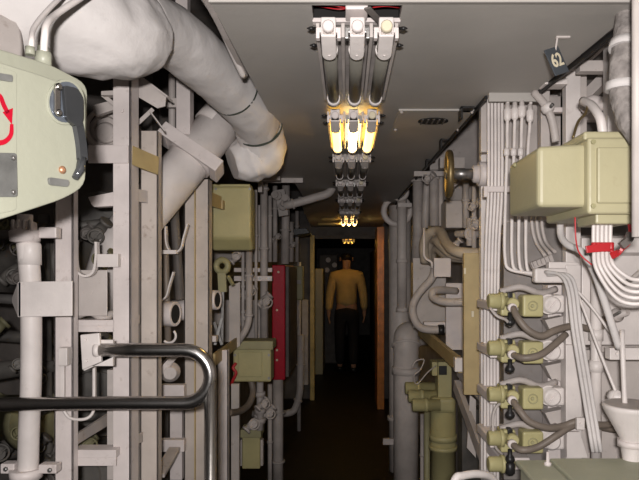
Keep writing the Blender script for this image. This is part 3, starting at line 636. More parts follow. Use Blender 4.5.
# deckhead pipes and valves
pipe('overhead_pipe', 'grey overhead pipe running from the valves toward the light row', 'pipe', [(284, 206, 3.7), (300, 202, 3.7), (331, 193, 3.7), (334, 180, 3.7)], .026, GR, fil=.06, collars=(.15,))
t = thing('valve_cluster', 'cluster of small grey valves under the ceiling left of the light row', 'valve', W(283, 216, 3.75))
for k, (x, y) in enumerate(((279, 196), (286, 201), (282, 208))):
    b = lathe(B(), W(x, y, 3.7 + .03 * k), (.3 * (k - 1), -1, .2 * k), [(0, .016), (.02, .016), (.02, .028), (.03, .028), (.03, .01), (.06, .01), (.06, .022), (.07, .022)], 12); obj('valve', b, GM, t)
b = B(); beam(b, W(280, 190, 3.8), W(284, 216, 3.8), .06, .04); obj('manifold', b, GM, t)
pipe('overhead_pipe', 'yellow lit pipe pair end just below the small glowing light', 'pipe', [(322, 219, 5.7), (341, 219, 5.7)], .014, YEL)  # this pipe and the next carry the lamp's yellow light in their colour
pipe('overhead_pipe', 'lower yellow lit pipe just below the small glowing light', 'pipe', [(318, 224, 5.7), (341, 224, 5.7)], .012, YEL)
t = casebox('wall_switch', 'small olive switch on the wall between red cabinet and doorway', 'switch', 294, 266, 303, 300, 5.4, .1, OD, .01)
b = B(); pb(b, 296, 280, 301, 284, 5.37, .03, .004); obj('toggle', b, GM, t)
b = B(); cyl(b, W(298, 300, 5.45), W(297, 330, 5.45), .012); obj('conduit', b, GM, t)
for i, (x, y0, y1, Y, r, lab) in enumerate(((275, 186, 262, 4.0, .016, 'thin grey pipe just above the red cabinet'), (291, 222, 262, 4.6, .02, 'short grey pipe above the dark side of the red cabinet'), (270, 196, 262, 3.6, .012, 'thin rod pipe between collared pipe and red cabinet'), (297, 211, 262, 5.2, .016, 'grey pipe right above the small olive wall switch'))):
    pipe('vertical_pipe', lab, 'pipe', [(x, y0, Y), (x, y1, Y)], r, GM, collars=(.3,))
b = B(); pb(b, 258, 178, 262, 192, 3.0, .05, .001); pb(b, 258, 176, 280, 180, 3.0, .05, .001); solo('hanger_bracket', 'grey hanger bracket below the wrinkled elbow lagging', 'bracket', b, GM)
b = B(); prism(b, [W(x, y, 4.9) for x, y in ((289, 229), (306, 228), (310, 233), (289, 236))], (0, .3, 0), .003); solo('cable_tray', 'black cable tray end under the overhead grey pipe', 'tray', b, BK)
solo('wall_sheet', 'lower pale sheet plate behind the thin pipes left of the red cabinet', 'plate', pb(B(), 211, 300, 268, 342, 3.6, .02, .002), GM)
solo('wall_sheet', 'upper pale sheet plate behind the thin pipes beside the upper olive box', 'plate', pb(B(), 214, 205, 268, 262, 3.7, .02, .002), GM)

# ================================================================ far compartment and the man
lamp(7.95, 'small ceiling light glowing above the man beyond the doorway', (LITY, LITY, LITY)).location.z = 1.93
b = bx(B(), (-.46, 8.6, 0), (-.345, 9.5, 1.52), .01); solo('far_locker', 'dim cream locker left of the man beyond the doorway', 'locker', b, YG)
t = thing('far_machine', 'dim grey machinery with round dials left of the man, beyond the doorway', 'machinery', V((-.3, 9.6, 0)))
b = B(); bx(b, (-.45, 9.6, 0), (-.15, 10, 1.75), .02); obj('cabinet_body', b, DG, t)
for x, zz in ((-.3, 1.66), (-.2, 1.58), (-.32, 1.5)): obj('dial', lathe(B(), V((x, 9.6, zz)), (0, -1, 0), [(0, .04), (.03, .04), (.03, .03)], 14), WH, t)
b = bx(B(), (.40, 7.5, 0), (.5, 10.5, 1.8), .01); solo('far_locker', 'dark locker row right of the man beyond the doorway', 'locker', b, DG)

def skinned(name, verts, edges, rad, sub=2):
    me = bpy.data.meshes.new(name); me.from_pydata(verts, edges, [])
    o = bpy.data.objects.new(name, me); C.objects.link(o)
    m = o.modifiers.new('s', 'SKIN'); m.use_smooth_shade = True
    if not me.skin_vertices: me.attributes
    o2 = o
    bpy.context.view_layer.objects.active = o2
    for i, r in enumerate(rad):
        sv = me.skin_vertices[0].data[i]; sv.radius = r if isinstance(r, tuple) else (r, r)
    me.skin_vertices[0].data[0].use_root = True
    s = o.modifiers.new('d', 'SUBSURF'); s.levels = sub; s.render_levels = sub
    bpy.context.view_layer.update()
    out = bpy.data.meshes.new_from_object(o.evaluated_get(bpy.context.evaluated_depsgraph_get()))
    bpy.data.objects.remove(o); b = B(); b.from_mesh(out); 
    for f in b.faces: f.smooth = True
    return b
MX, MY = -.005, 8.8
t = thing('person', 'person in a yellow lit shirt and dark trousers walking away down the passage', 'person', V((MX, MY, 0)))
def chain(G, start, pts, rs):
    vs, es, rd = G; prev = start
    for p, r in zip(pts, rs):
        vs.append(V((MX, MY, 0)) + V(p)); rd.append(r); es.append((prev, len(vs) - 1)) if prev is not None else None; prev = len(vs) - 1
    return prev
def arm_pts(s): return [(s * .19, 0, 1.41), (s * .245, .02, 1.14), (s * .26, -.06 if s < 0 else .05, .90)]
def figure():
    G = ([], [], [])
    pel = chain(G, None, [(0, 0, .95)], [(.15, .11)])
    ch = chain(G, pel, [(0, 0, 1.10), (0, .01, 1.28), (0, .015, 1.40)], [(.135, .10), (.15, .11), (.13, .09)])
    nk = chain(G, ch, [(0, .02, 1.50), (0, .03, 1.585)], [.055, .06])
    chain(G, nk, [(0, .045, 1.67), (0, .045, 1.74)], [(.078, .095), (.062, .075)])
    chain(G, nk, [(0, .12, 1.65)], [.014]) 
    for s in (-1, 1):
        e = chain(G, ch, arm_pts(s), [.055, .043, .03]); h = V(arm_pts(s)[2])
        palm = chain(G, e, [h + V((0, .01, -.07))], [(.018, .036)])
        for k, (dy, L) in enumerate(((-.03, .07), (-.01, .085), (.01, .08), (.03, .065))):
            q = h + V((0, .01 + dy, -.10)); chain(G, palm, [q, q + V((-s * .006, 0, -L * .5)), q + V((-s * .02, 0, -L))], [.0095, .009, .0075])
        q = h + V((-s * .005, .045, -.05)); chain(G, palm, [q, q + V((-s * .01, .02, -.04))], [.010, .008])
        k = chain(G, pel, [(s * .095, 0, .86), (s * .10, .03 * s, .48), (s * .10, .01 - .06 * s, .09)], [.085, .058, .042])
        chain(G, k, [(s * .105, .09 - .06 * s, .045), (s * .11, .17 - .06 * s, .035)], [(.042, .035), (.035, .028)])
    return G
obj('body', skinned('b', *figure(), sub=1), SKIN, t)
G = ([], [], [])
pel = chain(G, None, [(0, 0, .93)], [(.185, .145)])
ch = chain(G, pel, [(0, 0, 1.10), (0, .01, 1.28), (0, .015, 1.41)], [(.16, .12), (.175, .13), (.15, .11)]); chain(G, ch, [(0, .02, 1.52)], [.075])
for s in (-1, 1): chain(G, ch, arm_pts(s), [.085, .068, .054])
obj('shirt', skinned('b', *G, sub=1), SHIRT, t, 'yellow lit long sleeved shirt')
G = ([], [], []); pel = chain(G, None, [(0, 0, .99)], [(.165, .125)]); p2 = chain(G, pel, [(0, 0, .91)], [(.165, .125)])
for s in (-1, 1): chain(G, p2, [(s * .095, 0, .82), (s * .10, .03 * s, .48), (s * .10, .01 - .06 * s, .10)], [.105, .08, .068])
obj('trousers', skinned('b', *G, sub=1), TROU, t)
for s in (-1, 1):
    G = ([], [], []); chain(G, None, [(s * .10, -.04 - .06 * s, .045), (s * .105, .08 - .06 * s, .045), (s * .11, .18 - .06 * s, .035)], [(.05, .045), (.05, .045), (.042, .034)]); obj('shoe', skinned('b', *G, sub=1), BK, t)
G = ([], [], []); chain(G, None, [(0, .005, 1.62), (0, .03, 1.69), (0, .03, 1.75)], [(.078, .085), (.092, .11), (.08, .095)]); obj('hair', skinned('b', *G, sub=2), HAIR, t, 'short dark hair')
b = B()
for s in (-1, 1): lathe(b, V((MX + s * .035, MY + .135, 1.68)), (0, 1, 0), [(0, .012), (.006, .008)], 8); lathe(b, V((MX + s * .085, MY + .045, 1.66)), (s, -.2, 0), [(0, .028), (.012, .03), (.018, .02)], 10)
obj('face_feature', b, SKIN, t)

# ================================================================ right side, near
t = thing('junction_box', 'large yellow green box jutting out at the upper right beside the cables', 'electrical box', W(585, 215, 1.25))
b = prism(B(), [V((W(538, 0, 1.2).x, 1.2, W(0, y, 1.2).z)) for y in (146, 207)] + [V((W(592, 0, 1.2).x, 1.2, W(0, y, 1.2).z)) for y in (207, 143)], (0, .215, 0), .010, 3)
obj('casing', b, YG, t)
b = pb(B(), 588, 137, 636, 214, 1.18, .25, .006, 3); obj('back_flange', b, YG, t)
b = pb(B(), 598, 147, 640, 203, 1.172, .02, .003, 2); obj('flange_panel', b, YG, t)
b = pb(B(), 596, 210, 634, 224, 1.20, .10, .004, 2); obj('cable_entry', b, YG, t)
b = pb(B(), 584, 131, 634, 140, 1.20, .2, .005); obj('top_rim', b, YG, t)
for x, y in ((593, 142), (593, 206)): obj('bolt', bolt(B(), W(x, y, 1.18), (0, -1, 0), .005), OD, t)
obj('bolt', bolt(B(), V((W(538, 0, 1.2).x, 1.36, W(0, 165, 1.36).z)), (-1, 0, 0), .006), OD, t)
t = thing('lagged_riser', 'rough grey lagged pipe with bands at the upper right corner', 'pipe', W(633, 130, 1.12))
P = catmull([V((.60, 1.18, 2.16)), W(630, 0, 1.18), W(624, 50, 1.16), W(622, 85, 1.16), W(629, 115, 1.15), W(640, 140, 1.14)], 6)
obj('lagging', sweep(B(), P, .024, 20, True, .006, 30), LR, t)
for f, q, a in ((0, W(626, 42, 1.164), (W(624, 60, 1.16) - W(630, 0, 1.18))), (1, W(622, 82, 1.16), V((0, 0, -1)))): obj('band', lathe(B(), q, a, [(0, .026), (0, .0305), (.016, .0305), (.016, .026)], 20), LG, t)
b = B(); sweep(b, [V((W(637, 0, 1.02).x, 1.02, 2.2)), W(637, 237, 1.02)], .0085, 12); solo('edge_pipe', 'pale vertical pipe along the right picture edge', 'pipe', b, GR)
def rpost(name, label, cat, x0, x1, y0, y1, Y, d, m): return solo(name, label, cat, pb(B(), x0, y0, x1, y1, Y, d, .002), m)
rpost('frame_post', 'white frame post just below the hanging number plate', 'post', 566, 581, 54, 345, 1.66, .03, WB)
rpost('frame_post', 'wide white frame post left of the rough lagged pipe', 'post', 608, 626, 22, 150, 1.5, .03, WB)
rpost('frame_rail', 'white horizontal rail between the two white frame posts at the upper right', 'rail', 580, 609, 60, 71, 1.55, .03, GR)
rpost('frame_post', 'thin grey post behind the white frame post', 'post', 581, 587, 72, 135, 1.7, .02, GR)
rpost('frame_rail', 'small white bracket rail near the cable connectors', 'rail', 545, 568, 78, 84, 1.6, .05, WB)
rpost('frame_post', 'short pale post left of the frame post behind the cables', 'post', 541, 550, 84, 220, 1.74, .03, GR)
rpost('frame_rail', 'lower short rail right of the cable connectors', 'rail', 549, 566, 107, 112, 1.70, .02, WH)
rpost('frame_post', 'white post right of the thick cable bundle near the handwheel', 'post', 481, 489, 150, 480, 1.95, .03, WB)
rpost('frame_post', 'pale backing post left of the white cable bundle', 'post', 481, 489, 102, 152, 1.85, .03, GR)
b = B(); sweep(b, catmull([W(583, 110, 1.6), W(592, 102, 1.58), W(603, 104, 1.56), W(616, 96, 1.52)], 6), .018, 12); solo('bent_pipe', 'white bent pipe behind the large yellow green box', 'pipe', b, WH)
hose('bent_pipe', 'pale bent conduit rising from the top of the yellow green box', 'pipe', [(603, 134, 1.3), (600, 118, 1.3), (592, 106, 1.34), (583, 101, 1.4)], .010, WB, n=12)
hose('twisted_wire', 'thin rusty wire beside the bent conduit above the yellow green box', 'wire', [(573, 138, 1.3), (578, 122, 1.32), (585, 114, 1.33), (588, 105, 1.35)], .003, BR)
hose('bent_pipe', 'grey bent pipe left of the frame post near the cable connectors', 'pipe', [(534, 92, 1.68), (545, 105, 1.66), (552, 120, 1.66), (556, 142, 1.66)], .011, GR, n=12)
t = thing('pipe_coupling', 'small white coupling on the bent pipe under the number plate', 'coupling', W(549, 118, 1.64)); obj('coupling_body', lathe(B(), W(545, 104, 1.655), (.5, 0, -.8), [(0, .013), (.006, .018), (.02, .018), (.026, .013)], 10), WB, t); obj('tap', cyl(B(), W(548, 110, 1.65), W(553, 104, 1.63), .005), SB, t)
# backing structures at the right
def sheet(label, x0, y0, x1, y1, Y, m, d=.015): return solo('wall_panel', label, 'panel', pb(B(), x0, y0, x1, y1, Y, d, .002), m)
sheet('grey backing panel behind the upper cable bundle', 500, 96, 566, 225, 1.90, GM)
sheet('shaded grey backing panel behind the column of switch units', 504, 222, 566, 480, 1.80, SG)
sheet('large pale panel behind the cables at the right edge', 582, 238, 660, 345, 1.62, WB)
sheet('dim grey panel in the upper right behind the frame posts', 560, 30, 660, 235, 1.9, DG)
solo('unit_post', 'white channel post behind the round caps of the switch units', 'post', pb(B(), 548, 285, 562, 478, 1.70, .05, .002), WH)
sheet('lower pale panel behind the white funnel', 582, 350, 660, 470, 1.66, GR)
solo('panel_rail', 'thin dark seam rail across the pale panel at the right', 'rail', sweep(B(), [W(582, 254, 1.61), W(660, 254, 1.61)], .004, 6), GM)
solo('panel_rail', 'lower edge rail under the pale panel behind the thick cable', 'rail', pb(B(), 600, 346, 660, 352, 1.58, .03, .001), GM)
rpost('frame_post', 'white square post right of the switch units', 'post', 566, 582, 345, 478, 1.60, .04, WB)
# vertical white cables
def vc(label, pts, r=.0052, grp='white cables dropping from the ceiling edge', m=WB): return solo('cable', label, 'cable', sweep(B(), catmull(pts, 4), r, 8), m, grp)
lab5 = 'slim white cable in the flat five cable bundle left of the yellow green box'
for i in range(5):
    x = 488.5 + 3.4 * i; vc(lab5, [V((W(x, 0, 1.75).x, 1.75, 2.3)), W(x, 92, 1.75), W(x, 185, 1.75), W(486 + 3.25 * i, 245, 1.76), W(485 + 3.2 * i, 320, 1.77), W(485 + 3.2 * i, 420, 1.78), V((W(485 + 3.2 * i, 0, 1.78).x, 1.78, 0))], .0046, 'cables of the flat five cable bundle')
ords = ('leftmost', 'second', 'third', 'rightmost')
for i, (xt, xb) in enumerate(((508, 505), (515.5, 512), (522.5, 519), (531, 526))):
    t = thing('cable', ords[i] + ' of four thick white cables with connectors beside the yellow green box', 'cable', W(xb, 262, 1.68), 'thick white cables with connectors')
    yc = (113, 112, 110, 114)[i]
    P = catmull([V((W(xt, 0, 1.7).x, 1.7, 2.3)), W(xt, 92, 1.70), W(xt + (xb - xt) * .3, 130, 1.69), W(xb + 2, 150, 1.68), W(xb, 215, 1.68), W(xb, 258, 1.68), W(xb + 6 - i, 270 + i, 1.675), W(536, 273.5 + i * .6, 1.66), W(546, 274 + i, 1.64)], 4)
    obj('sheath', sweep(B(), P, .0048, 8), WB, t)
    p = W(xt + (xb - xt) * .2, yc + 8, 1.695); obj('connector', lathe(B(), p, (0, 0, 1), [(0, .006), (.006, .010), (.03, .012), (.034, .008), (.05, .0065)], 12), WB, t)
    if i < 3: obj('ferrule', lathe(B(), W(xb + 1.5, 156, 1.68), (0, 0, 1), [(0, .006), (.002, .009), (.018, .009), (.022, .006)], 6), WB, t)
b = B(); pb(b, 484, 186, 512, 192, 1.735, .012, .002); pb(b, 484, 186, 488, 197, 1.73, .02, .002); solo('cable_clamp', 'white clamp strip across the flat cable bundle', 'clamp', b, WH)
b = B(); pb(b, 535, 268, 568, 283, 1.60, .03, .006); solo('cable_guide', 'small white rounded guide where the cables bend right', 'guide', b, WB)
b = B(); beam(b, W(531, 266, 1.66), W(552, 258, 1.66), .02, .02); 
for i in range(5): beam(b, W(533 + 4 * i, 262 - i * 1.4, 1.645), W(535 + 4 * i, 267 - i * 1.4, 1.645), .004, .008)
solo('terminal_strip', 'slanted ribbed grey terminal strip above the white cable guide', 'terminal', b, GM)
for i, (x, Y) in enumerate(((532, 1.76), (537, 1.77), (542, 1.78))): hose('cable', ('leftmost', 'middle', 'rightmost')[i] + ' of three thin grey cables bending right under the yellow green box', 'cable', [(x, 200, Y), (x, 225, Y), (x + 4, 242, Y), (x + 13, 256 - i * 2, Y - .05)], .005, GR, 'thin grey cables under the box')
b = B(); pb(b, 549, 262, 580, 270, 1.62, .03, .002); pb(b, 566, 265, 581, 345, 1.615, .02, .002); solo('angle_bracket', 'white angle bracket right of the cable guide', 'bracket', b, WB)
for i in range(3):
    x = 4.0 * i; vc(('leftmost', 'middle', 'rightmost')[i] + ' of three white cables slanting down from the guide to the cabinet top', [W(545 + i, 272 + i * 1.5, 1.60), W(560 + x, 275, 1.56), W(568 + x, 290, 1.53), W(573 + x, 330, 1.50), W(582 + x, 385, 1.47), W(593 + x, 452, 1.44)], .0048, 'white cables slanting down to the cabinet', LG)
vc('thin white cable running diagonally from the guide toward the funnel', [W(566, 276, 1.57), W(580, 300, 1.53), W(597, 345, 1.5), W(620, 402, 1.46)], .004, None)
vc('second thin white cable crossing diagonally behind the red wrapped bundle', [W(566, 279, 1.58), W(590, 305, 1.55), W(610, 332, 1.53), W(619, 346, 1.53)], .004, None)
hose('thick_cable', 'thick grey white cable curving from the box under the red wrap to the right', 'cable', [(560, 222, 1.5), (561, 236, 1.48), (568, 245, 1.45), (582, 252, 1.42), (594, 272, 1.4), (604, 300, 1.38), (612, 325, 1.38), (619, 348, 1.4)], .0085, LG, n=12)
five = ('first', 'second', 'third', 'fourth', 'fifth')
for i in range(5):
    x = 594 + 4.2 * i; vc(five[i] + ' from left of the white cables passing through the red wrap', [W(x, 215, 1.24), W(x - .5, 236, 1.24), W(x, 250, 1.24), W(x + 2, 268 - i, 1.23), W(612 + 3.5 * i, 294 - 4.5 * i, 1.22), W(632 + 2 * i, 304 - 6 * i, 1.2), W(672, 300 - 6 * i, 1.18)], .0042, 'white cables through the red wrap')
t = thing('red_wrap', 'bright red tape wrapped round the white cables under the box', 'tape', W(600, 253, 1.23))
b = B()
for i in range(5): lathe(b, W(594 + 4.2 * i, 252, 1.24), (0.02, 0, 1), [(0, .005), (.002, .0062), (.018, .0062), (.020, .005)], 10)
prism(b, [W(x, y, 1.228) for x, y in ((586, 246), (610, 242), (610, 251), (587, 253))], (0, .006, 0), .001); obj('tape_band', b, RB, t)
b = B(); sweep(b, catmull([W(610, 250, 1.228), W(618, 254, 1.22), W(626, 244, 1.21), W(630, 232, 1.21), W(629, 222, 1.21)], 6), .0035, 8)
P = catmull([W(611, 256, 1.222), W(619, 252, 1.215), W(626, 244, 1.21), W(629, 236, 1.21)], 5)
for p, q in zip(P, P[1:]): beam(b, p, q, .006, .014, up=(.7, 0, .7), bev=0)
obj('strap_loop', b, RB, t, 'red strap loop')
b = B(); P = catmull([W(621, 246, 1.20), W(628, 240, 1.20), W(631, 233, 1.20)], 5)
for p, q in zip(P, P[1:]): beam(b, p, q, .012, .014, up=(.7, 0, .7), bev=0)
obj('buckle', b, DG, t, 'dark grey strap end')
hose('thin_wire', 'thin red wire hanging left of the white cable bundle', 'wire', [(575, 215, 1.26), (576, 240, 1.26), (580, 254, 1.25), (592, 265, 1.24)], .0016, RB)
hose('dark_cable', 'dark grey cable leaving to the right edge below the red wrap', 'cable', [(612, 278, 1.5), (626, 282, 1.45), (645, 268, 1.4)], .006, GM)
pipe('vertical_pipe', 'white vertical pipe with couplings behind the slanting cables at the right', 'pipe', [(596, 262, 1.58), (596, 470, 1.58)], .014, WB, collars=(.35, .5), cw=.03, ck=1.3)
t = thing('bell_valve', 'small grey valve behind the crossing thin cables at the right', 'valve', W(610, 325, 1.56)); obj('valve_body', lathe(B(), W(613, 316, 1.56), (.4, -1, .3), [(0, .012), (.01, .018), (.02, .018), (.024, .01), (.05, .008)], 12), GM, t); obj('spindle', cyl(B(), W(613, 316, 1.54), W(620, 312, 1.5), .004), SB, t)
# funnel
t = thing('drain_funnel', 'white metal funnel near the lower right above the cabinet top', 'funnel', W(630, 455, 1.35))
b = B(); lathe(b, W(632, 404, 1.36), (0, 0, -1), [(0, .062), (.004, .064), (.012, .062), (.075, .028), (.085, .026), (.13, .02), (.14, .02)], 28); obj('cone', b, WB, t)
b = B(); lathe(b, W(632, 446, 1.36), (0, 0, 1), [(0, .022), (0, .033), (.014, .033), (.014, .026)], 8); obj('nut', b, WH, t)
b = B(); lathe(b, W(632, 404, 1.36), (0, 0, 1), [(-.001, .058), (.0005, .058)], 28); obj('rim_opening', b, GM, t)
hose('thin_pipe', 'thin white pipe dropping into the funnel', 'pipe', [(622, 330, 1.4), (623, 360, 1.38), (625, 408, 1.37)], .006, WB)
b = B(); pb(b, 610, 348, 664, 360, 1.45, .03, .002); bolt(b, W(618, 354, 1.45), (0, -1, 0), .007); solo('pipe_bracket', 'white bolted bracket bar above the funnel', 'bracket', b, WB)
b = B(); lathe(b, W(612, 396, 1.48), (.3, -1, 0), [(0, .018), (.02, .018), (.02, .012), (.04, .012)], 8); solo('pipe_plug', 'small white hexagonal plug left of the funnel', 'plug', b, WB)

solo('wall_panel', 'dim grey panel under the ceiling edge above the handwheel shaft', 'panel', pb(B(), 430, 96, 500, 200, 3.05, .02, .002), GM)
# column of four switch units with hoses
def unit(y, label, hpts, hlabel):
    t = thing('switch_unit', label, 'switch', W(525, y, 1.6), 'olive switch units in a column')
    Y = 1.60
    b = lathe(B(), W(488, y - 5, Y), (1, 0, 0), [(0, .016), (.003, .020), (.030, .020), (.030, .024), (.040, .024), (.040, .015), (.06, .015)], 18); obj('socket', b, OL, t)
    b = pb(B(), 501, y - 13, 516, y + 10, Y - .005, .05, .006, 3); lathe(b, W(514, y - 2, Y - .03), (0, 1, 0), [(0, .012), (.004, .016), (.03, .017)], 16); obj('gland_body', b, OL, t)
    b = lathe(B(), W(513, y + 2, Y - .045), (0, 1, 0), [(0, .009), (.002, .012), (.02, .012)], 14); obj('gland_nut', b, WH, t)
    b = lathe(B(), W(510, y + 20, Y - .02), (0, 0, 1), [(0, .006), (.004, .011), (.010, .013), (.016, .011), (.022, .006), (.036, .006)], 14); obj('socket_gap', pb(B(), 508, y - 14, 513, y - 5, Y - .012, .03, .003), BK, t, 'black block for the dark gap beside the socket'); obj('toggle_knob', b, BK, t, 'black toggle knob')  # black block stands for the dark gap between socket and body
    b = pb(B(), 523, y - 11, 544, y + 11, Y - .015, .05, .006, 3); h = obj('cover', b, OL, t)
    b = B(); torus(b, W(533, y, Y - .015), (0, 1, 0), .012, .0018, 20, 6); lathe(b, W(533, y, Y - .019), (0, 1, 0), [(0, .004), (.006, .006)], 12); obj('cap_ring', b, OD, h)
    b = lathe(B(), W(553, y - 1, Y - .01), (0, 1, 0), [(0, .018), (.004, .023), (.03, .024), (.03, .027), (.05, .027)], 20); pb(b, 553, y - 11, 565, y + 7, Y, .05, .006); d = obj('round_cap', b, WB, t, 'white round cap')
    b = B(); beam(b, W(549, y + 4, Y - .012), W(557, y - 6, Y - .012), .004, .004); torus(b, W(553, y - 1, Y - .008), (0, 1, 0), .013, .0012, 18, 6); obj('slot', b, WH, d)
    b = pb(B(), 490, y - 4, 560, y + 5, Y + .04, .165, .003); obj('mount', b, WH, t)
    b = B(); sweep(b, catmull([W(500, y - 14, Y + .02), W(520, y - 19, Y + .02), W(540, y - 13, Y + .03), W(556, y - 17, Y + .05)], 5), .009, 10); obj('pipe_link', b, GM, t)
    hose('flexible_hose', hlabel, 'hose', hpts, .0092, HO, 'brown flexible hoses of the switch units', n=10)
unit(306, 'topmost olive switch unit with black knob below the yellow green box', [(513, 308, 1.56), (518, 318, 1.53), (528, 330, 1.52), (542, 336, 1.52), (556, 330, 1.53), (575, 326, 1.56), (598, 330, 1.6), (604, 318, 1.62)], 'topmost brown hose sagging right from the highest olive switch unit')
unit(353, 'second olive switch unit from the top of the column', [(513, 355, 1.56), (524, 358, 1.53), (540, 355, 1.53), (554, 345, 1.55), (566, 334, 1.57)], 'brown hose rising right from the second olive switch unit')
unit(399, 'third olive switch unit from the top of the column', [(513, 401, 1.56), (520, 411, 1.53), (530, 422, 1.52), (548, 428, 1.52), (564, 426, 1.54), (580, 421, 1.54), (600, 425, 1.56), (616, 424, 1.60)], 'brown hose sagging right from the third olive switch unit')
unit(443, 'lowest olive switch unit just above the grey green cabinet top', [(513, 445, 1.56), (522, 450, 1.53), (538, 447, 1.53), (556, 436, 1.53), (570, 427, 1.54), (584, 424, 1.55), (616, 430, 1.60)], 'brown hose rising right from the lowest olive switch unit')
t = thing('switch_unit', 'separate olive socket at the bottom of the switch column beside the cabinet', 'switch', W(498, 478, 1.6))
obj('socket', lathe(B(), W(488, 464, 1.6), (1, 0, 0), [(0, .016), (.003, .020), (.034, .020), (.034, .024), (.044, .024), (.044, .015), (.07, .015)], 18), OL, t)
obj('toggle_knob', lathe(B(), W(510, 475, 1.58), (0, 0, 1), [(0, .008), (.006, .013), (.03, .013), (.036, .006)], 14), BK, t)
obj('mount', pb(B(), 500, 458, 530, 470, 1.61, .19, .003), WH, t)
hose('loop_wire', 'thin grey wire looping left beside the lower switch sockets', 'wire', [(508, 402, 1.62), (498, 405, 1.6), (493, 418, 1.6), (495, 445, 1.6), (503, 455, 1.62)], .004, GM)
hose('loop_wire', 'thin grey wire from the upper socket down toward the second switch unit', 'wire', [(490, 308, 1.58), (497, 316, 1.56), (506, 320, 1.57), (510, 326, 1.58)], .004, GM)
b = B(); pb(b, 577, 418, 585, 430, 1.515, .012, .002); bolt(b, W(581, 424, 1.515), (0, -1, 0), .004); solo('hose_clip', 'white clip holding two brown hoses to the square post', 'clip', b, WB)
# cabinet in the lower right foreground
t = thing('control_cabinet', 'grey green cabinet top in the bottom right corner', 'cabinet', V((.5, 1.25, 0)))
zt = 1.055; a = .318
b = bx(B(), (.392, 1.06, 0), (.86, 1.36, zt), .006, 3); obj('body', b, GT, t)
b = bx(B(), (.384, 1.05, zt), (.458, 1.37, zt + .012), .004, 2); obj('left_lid', b, GT, t)
b = bx(B(), (.462, 1.05, zt), (.87, 1.37, zt + .016), .004, 2); obj('lid', b, GT, t)
b = B(); lathe(b, V((.445, 1.33, zt + .012)), (0, 0, 1), [(0, .008), (.006, .008), (.008, .004), (.03, .003)], 10); obj('lid_pin', b, WH, t)
hose('pale_hose', 'pale hose end curving at the bottom beside the cabinet', 'hose', [V((.21, 1.3, .98)), W(455, 480, 1.32), W(462, 476, 1.33), W(478, 474, 1.36), W(492, 478, 1.4), W(500, 492, 1.42)], .009, WB, n=12)

# ================================================================ right side, middle distance
t = thing('handwheel', 'brass handwheel seen edge on with dark shaft below the ceiling', 'handwheel', W(449, 196, 1.95))
c = W(449, 174, 1.95); R = .067
obj('rim', torus(B(), c, (1, -.09, 0), R, .0115), BR, t)
b = B()
for k in range(4):
    d = V((0, math.cos(k * 1.571 + .4), math.sin(k * 1.571 + .4))); cyl(b, c, c + d * R, .006)
obj('spoke', b, BR, t)
b = B(); lathe(b, c - V((.012, 0, 0)), (1, 0, 0), [(0, .014), (.004, .017), (.022, .017), (.022, .0175), (.09, .0175)], 16); obj('shaft', b, SB, t, 'dark steel shaft')
b = B(); lathe(b, c + V((.075, 0, 0)), (1, 0, 0), [(0, .02), (.004, .028), (.02, .03), (.02, .04), (.05, .04), (.06, .03)], 16); obj('hub_flange', b, WH, t, 'white painted hub flange')
t = thing('vent_pipe', 'large grey vertical pipe with a curved hood rim right of the walkway', 'pipe', V((W(400, 0, 4.5).x, 4.5, 0)))
Y = 4.5; x0 = W(400, 0, Y).x
obj('pipe_run', sweep(B(), [V((x0, Y, 0)), W(400, 206, Y)], .084, 24), WF, t)
obj('hood_rim', torus(B(), W(397, 211, 4.42), (0, -1, 0), .098, .022, 18, 10, 0, math.pi * 2), WF, t)
obj('joint', lathe(B(), W(400, 420, Y), (0, 0, 1), [(0, .08), (0, .095), (.03, .095), (.03, .08)], 20), WF, t)
t = thing('vent_pipe', 'slim grey pipe with ring shaped top in front of the large hooded pipe', 'pipe', V((W(402, 0, 4.3).x, 4.3, 1.2)))
x0 = W(402, 0, 4.3).x
obj('pipe_run', sweep(B(), [V((x0, 4.3, 1.2)), W(402, 191, 4.3)], .036, 16), WF, t)
obj('ring_top', torus(B(), W(400, 192, 4.25), (0, -1, 0), .050, .017), WF, t)
for z in (1.2, 1.55): obj('collar', lathe(B(), V((x0, 4.3, z)), (0, 0, 1), [(0, .034), (0, .044), (.03, .044), (.03, .034)], 16), WF, t)
obj('stay', pb(B(), 398, 203, 412, 207, 4.25, .20, .002), WF, t)
t = thing('elbow_pipe', 'stout grey pipe with elbow top standing on the floor at right', 'pipe', V((W(406, 0, 4.1).x, 4.1, 0)))
xx = W(406, 0, 4.1).x
obj('pipe_run', sweep(B(), fillet([V((xx, 4.1, 0)), W(406, 334, 4.1), W(412, 334, 4.2), V((.57, 4.25, W(0, 334, 4.2).z))], .12, 8), .086, 24), WF, t)
obj('base_flange', lathe(B(), V((xx, 4.1, 0)), (0, 0, 1), [(0, .11), (.03, .11), (.03, .09), (.05, .09)], 24), WF, t)
obj('joint', lathe(B(), W(406, 374, 4.1), (0, 0, 1), [(0, .084), (0, .097), (.05, .097), (.05, .084)], 24), WF, t)
obj('elbow_flange', torus(B(), W(406, 345, 4.1), (0, .5, 1), .088, .012), WF, t)
b = B(); pb(b, 383, 439, 400, 445, 4.12, .03, .003); solo('pipe_lug', 'small pale lug at the lower left of the stout elbow pipe', 'lug', b, WH)
pipe('vertical_pipe', 'vertical grey pipe under the ceiling, right of the slim vent pipe', 'pipe', [(418, 172, 3.3), (418, 232, 3.3), (416, 262, 3.35)], .030, GM, collars=(.1,))
pipe('vertical_pipe', 'grey pipe left of the handwheel with a kink at the top', 'pipe', [(428, 175, 3.2), (426, 198, 3.2), (425, 228, 3.2)], .020, GR)
pipe('vertical_pipe', 'straight grey pipe close left of the brass handwheel', 'pipe', [(434, 170, 3.0), (434, 226, 3.0)], .024, GM, collars=(.15,))
